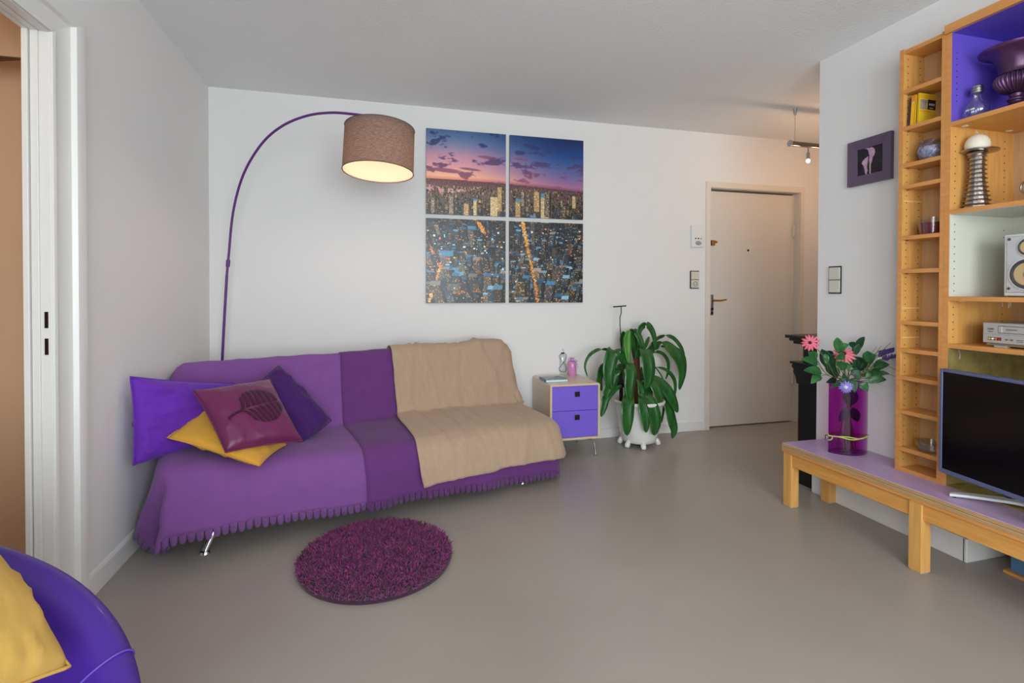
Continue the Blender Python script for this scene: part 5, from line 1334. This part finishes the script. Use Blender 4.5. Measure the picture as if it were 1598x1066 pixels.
branch('broad-leaved branch rising beside the left coneflower over the vase mouth', [(340, 380, 2.18), (290, 310, 2.17), (230, 230, 2.17)],
       [(300, 350, 215, 175, 92, 2.17, 2.15, .3), (340, 400, 250, 290, 80, 2.19, 2.17, .4), (330, 430, 248, 440, 56, 2.20, 2.18, .5), (320, 300, 248, 190, 60, 2.2, 2.19, .2), (300, 250, 260, 190, 36, 2.19, 2.18)], -.5, -.4, 'bleafd')
branch('upright branch with a pointed leaf crossing the middle coneflower', [(395, 370, 2.13), (370, 270, 2.11), (350, 190, 2.10)],
       [(352, 212, 337, 84, 58, 2.10, 2.09), (358, 208, 428, 138, 46, 2.10, 2.08, .2), (402, 250, 318, 250, 52, 2.10, 2.09, .3), (400, 345, 335, 275, 60, 2.12, 2.11, .2), (440, 300, 420, 350, 40, 2.12, 2.10)], -.2, .8)
branch('tall branch with twisted leaves rising highest at the back of the bouquet', [(430, 360, 2.22), (460, 250, 2.22), (500, 170, 2.22), (545, 90, 2.22)],
       [(492, 205, 555, 78, 52, 2.22, 2.22, .3), (470, 230, 520, 140, 56, 2.22, 2.21, .2), (470, 165, 432, 125, 44, 2.22, 2.21, .2), (490, 340, 470, 235, 70, 2.20, 2.20, .6), (530, 350, 480, 235, 110, 2.21, 2.19, .1), (480, 350, 545, 260, 60, 2.21, 2.2, .3)], .1, -.7, 'bleafd')
branch('dense branch of large leaves spreading towards the bookcase', [(460, 420, 2.15), (530, 390, 2.14), (600, 300, 2.13), (650, 260, 2.13)],
       [(592, 290, 575, 192, 72, 2.13, 2.12, .15), (625, 335, 752, 300, 66, 2.13, 2.11, .1), (600, 360, 692, 385, 66, 2.14, 2.12, .2), (655, 262, 735, 266, 36, 2.13, 2.12, .2), (590, 300, 635, 215, 56, 2.13, 2.13, .3), (540, 400, 600, 345, 40, 2.14, 2.13)], .5, .2)
branch('low branch with long leaves bending down at the bookcase side of the vase', [(480, 430, 2.11), (560, 425, 2.09), (640, 410, 2.09)],
       [(580, 442, 728, 420, 58, 2.09, 2.07, .1), (640, 405, 752, 372, 36, 2.09, 2.08, .3), (510, 455, 582, 512, 60, 2.09, 2.07, .2), (500, 380, 440, 345, 46, 2.11, 2.10), (560, 410, 620, 380, 44, 2.1, 2.09)], .8, .6)
branch('short dark branch hanging over the front of the vase rim', [(420, 440, 2.08), (450, 455, 2.07)],
       [(445, 420, 478, 524, 62, 2.07, 2.05, .1), (372, 462, 280, 488, 30, 2.08, 2.06, .2), (350, 420, 395, 470, 52, 2.09, 2.07, .3), (455, 345, 512, 425, 60, 2.10, 2.08, .2), (420, 400, 375, 440, 50, 2.1, 2.08)], .1, 1.0, 'bleafd')
g = G()     # leaves and foam pressed inside the vase
for bx_, by_, tx, ty, w_ in ((430, 640, 352, 752, 58), (455, 635, 500, 752, 66), (400, 510, 425, 620, 50), (480, 505, 455, 625, 55), (435, 500, 440, 640, 50)):
    leaflet(g, vp(bx_, by_, 2.178), vp(tx, ty, 2.182), w_*PXM, .1, sag=0)
o = g.build('submerged_leaves', M['bleafd'], None, smooth=180, solid=.0006, fixn=False, loc=VC+Vector((0, 0, .1)))
tag(o, 'dark leaves pressed together inside the purple vase', 'leaves')
def petals_flower(name, label, c, nrm, r_, npet, m_p, m_c, stem, k, q, droop=.25, cr_=.18, wid=.26, group=None, rows2=1, tipw=.5):
    S_ = stemlist([*stem, c-Vector(nrm)*.012], k, q); t = thing(name, label, 'flower', S_[0], group)
    n_ = Vector(nrm).normalized(); a = n_.cross(Vector((0, 0, 1))).normalized(); b = a.cross(n_)
    g = G(); rd = random.Random(int(r_*1e4)+npet)
    for lay in range(rows2):
        for i in range(npet):
            th = 2*math.pi*(i+.5*lay)/npet+rd.uniform(-.09, .09); L = r_*rd.uniform(.86, 1.05)*(1-.25*lay); d_ = a*math.cos(th)+b*math.sin(th); s_ = n_.cross(d_)
            rows = []
            for j in range(8):
                f = j/7; p = c+d_*(r_*.12+(L-r_*.12)*f)-n_*(droop*r_*f**1.6*rd.uniform(.8, 1.2))+n_*(lay*.004)
                ww = wid*r_*.5*(.35+.65*math.sin(math.pi*min(1, f*.62+.12)) if f < .82 else (.35+.65)*tipw*(1-(f-.82)/.18)+.08)
                rows.append([p-s_*ww-n_*ww*.25, p, p+s_*ww-n_*ww*.25])
            g.grid(rows)
    g.build('petals', m_p, t, smooth=180, solid=.0005, fixn=False)
    mt = Matrix((a, b, n_)).transposed()
    G().ball(c+n_*.003, r_*cr_, r_*cr_, r_*cr_*.7, 14, mt).build('flower_centre', m_c, t, smooth=180)
    G().tube(cr(S_, 6), .0021, 6).build('stem', M['bstem'], t, smooth=180)
M['pinkp'] = mat('salmon_pink_petal', rgb(226, 124, 134), .6, col2=rgb(222, 96, 124), vscale=60)
M['dcent'] = mat('dark_brown_centre', rgb(74, 20, 34), .8, bump=1, bscale=500)
M['bluep'] = mat('lavender_blue_petal', rgb(150, 138, 222), .6); M['wcent'] = mat('cream_centre', rgb(226, 220, 210), .8, bump=1, bscale=400)
petals_flower('coneflower', 'salmon pink coneflower held out over the mantelpiece end, facing the room', vp(122, 126, 2.09), (-.72, -.66, .15), 70*PXM, 13, M['pinkp'], M['dcent'], [vp(330, 400, 2.15), vp(260, 280, 2.13), vp(180, 175, 2.10)], -.4, .2, group='coneflowers in the vase')
petals_flower('coneflower', 'salmon pink coneflower half covered by a leaf above the vase centre', vp(392, 212, 2.14), (-.45, -.60, .55), 86*PXM, 14, M['pinkp'], M['dcent'], [vp(400, 380, 2.15), vp(395, 300, 2.15)], 0, .1, group='coneflowers in the vase')
petals_flower('cornflower', 'lavender blue many-petalled flower drooping over the front vase rim', vp(407, 478, 2.055), (-.70, -.70, .05), 54*PXM, 16, M['bluep'], M['wcent'], [vp(330, 300, 2.10), vp(350, 370, 2.08), vp(385, 430, 2.06)], -.1, .9, rows2=2, wid=.20, cr_=.24, tipw=.4)
def sprig(name, label, pts, m_, r0, n, k, q, cat, col):
    S_ = stemlist([vp(*p) for p in pts], k, q); t = thing(name, label, cat, S_[0])
    C = cr(S_, 6); G().tube(C, .0015, 6).build('stem', M['bstem'], t, smooth=180)
    a, b = vp(*pts[-2]), vp(*pts[-1]); g = G(); rd = random.Random(n)
    for i in range(n):
        f = i/n; c = a.lerp(b, f); th = rd.uniform(0, 6.28); rr = r0*(1-.55*f)*rd.uniform(.4, 1)
        d_ = (b-a).normalized(); s1 = d_.cross(Vector((0, 0, 1))).normalized(); s2 = s1.cross(d_)
        p = c+s1*math.cos(th)*rr+s2*math.sin(th)*rr
        if col: leaflet(g, c, p+d_*.010, .006)
        g.ball(p, .0042, .0042, .006, 8)
    g.build('blossoms', m_, t, smooth=180)
M['lav'] = mat('dark_lavender', rgb(96, 70, 140), .8); M['whitesp'] = mat('white_blossom', rgb(226, 222, 224), .8)
sprig('lavender_sprig', 'upper dark lavender sprig pointing at the bookcase', [(520, 400, 2.16), (620, 260, 2.15), (672, 218, 2.14), (786, 186, 2.13)], M['lav'], .014, 60, .3, -.3, 'flower', True)
sprig('lavender_sprig', 'lower dark lavender sprig beneath the white spike', [(530, 400, 2.14), (650, 280, 2.12), (706, 252, 2.11), (800, 232, 2.10)], M['lav'], .012, 45, .5, -.2, 'flower', True)
sprig('white_spike', 'slim white blossom spike between the two lavender sprigs', [(500, 420, 2.15), (580, 310, 2.14), (612, 276, 2.135), (806, 208, 2.12)], M['whitesp'], .008, 130, .2, -.2, 'flower', False)
for k, (pts, lab) in enumerate((([(520, 380, 2.20), (590, 240, 2.20), (652, 158, 2.20)], 'thin grass stem, the nearest to the tall twisted leaf'),
                              ([(560, 360, 2.2), (640, 220, 2.2), (688, 150, 2.2)], 'thin grass stem, the middle one of the three pointing up'),
                              ([(580, 360, 2.18), (690, 200, 2.18), (762, 126, 2.18)], 'thin grass stem, the longest and nearest the bookcase'),
                              ([(600, 340, 2.08), (720, 310, 2.07), (802, 344, 2.06)], 'thin wiry stem reaching to the bookcase edge, upper one'),
                              ([(600, 400, 2.08), (740, 378, 2.07), (802, 398, 2.06)], 'thin wiry stem reaching to the bookcase edge, lower one'))):
    S_ = stemlist([vp(*p) for p in pts], .4-.2*k, -.5); g = G(); C = cr(S_, 6); g.tube(C, [.0022-.0014*i/len(C) for i in range(len(C))], 6)
    tag(g.build('grass_stem', M['bstem'], None, smooth=180, loc=S_[0]), lab, 'grass stem', 'thin stems in the bouquet')

# ================================================================== round leather armchair with a yellow cushion
AC = Vector((-.816, .892, .557)); TX, TY = -.466, .217
az = Vector((-TX, -TY, 1)).normalized(); ax_ = Vector((1, 0, TX)).normalized(); ay_ = az.cross(ax_)
AM = Matrix((ax_, ay_, az)).transposed()
M['leather'] = mat('violet_leather', rgb(72, 40, 150), .42, coat=.12, bump=.3, bscale=160, var=.1, vscale=5)
arm_ = thing('tub_armchair', 'round violet leather tub armchair with a padded rim beside the open doorway', 'armchair', (AC.x, AC.y, 0))
g = G()
prof = [(0, -.20), (.14, -.195), (.24, -.165), (.315, -.11), (.355, -.055), (.385, -.010), (.415, .012), (.440, .012), (.458, -.004), (.462, -.030), (.452, -.065), (.42, -.14), (.36, -.215), (.27, -.265), (.15, -.29), (0, -.295)]
P = [(v.x, v.y) for v in cr([(a, b, 0) for a, b in prof], 3)]
nL = 96; rows = []
for r_, z in P:
    row = []
    for j in range(nL):
        a = 2*math.pi*j/nL
        k_ = nz(math.cos(a)*2.2, math.sin(a)*2.2, z*5)*.006*(1 if r_ > .1 else 0)
        q = AM @ Vector((r_*math.cos(a)*1.04, r_*math.sin(a)*1.06, z+k_))+AC
        row.append(q)
    rows.append(row+[row[0]])
g.grid(rows); g.build('shell', M['leather'], arm_, smooth=180, weld=True)
sm_ = mat('violet_seam', rgb(96, 70, 176), .5)
for a0 in (38, -22, -80, 98, 160, 220):
    S_ = [AM @ Vector((r_*math.cos(R(a0+ (r_-.3)*25))*1.04, r_*math.sin(R(a0+(r_-.3)*25))*1.06, z+.001))+AC for r_, z in P[9:32]]
    G().tube(S_, .0022, 6).build('seam', sm_, arm_, smooth=180)
bx_ = AC+AM @ Vector((0, 0, -.29))
G().tube([bx_, Vector((AC.x-.02, AC.y+.01, .05))], .032, 20).build('column', M['chrome'], arm_)
G().lathe([(0, 0), (.26, 0), (.26, .008), (.05, .022), (.04, .05), (0, .05)], (AC.x-.02, AC.y+.01, 0), 48).build('base_plate', M['chrome'], arm_)
cBR = at(108, 1041, 1.115); cTR = at(-62, 812, 1.30); cBL = at(-150, 1150, .86)
cTL = cTR+(cBL-cBR)*.95
mkcushion('cushion', (cBL, cBR, cTR, cTL), .12, M['yellow'], 'yellow cotton cushion lying in the violet tub armchair', k=.03, seed=12, wr=.0055)
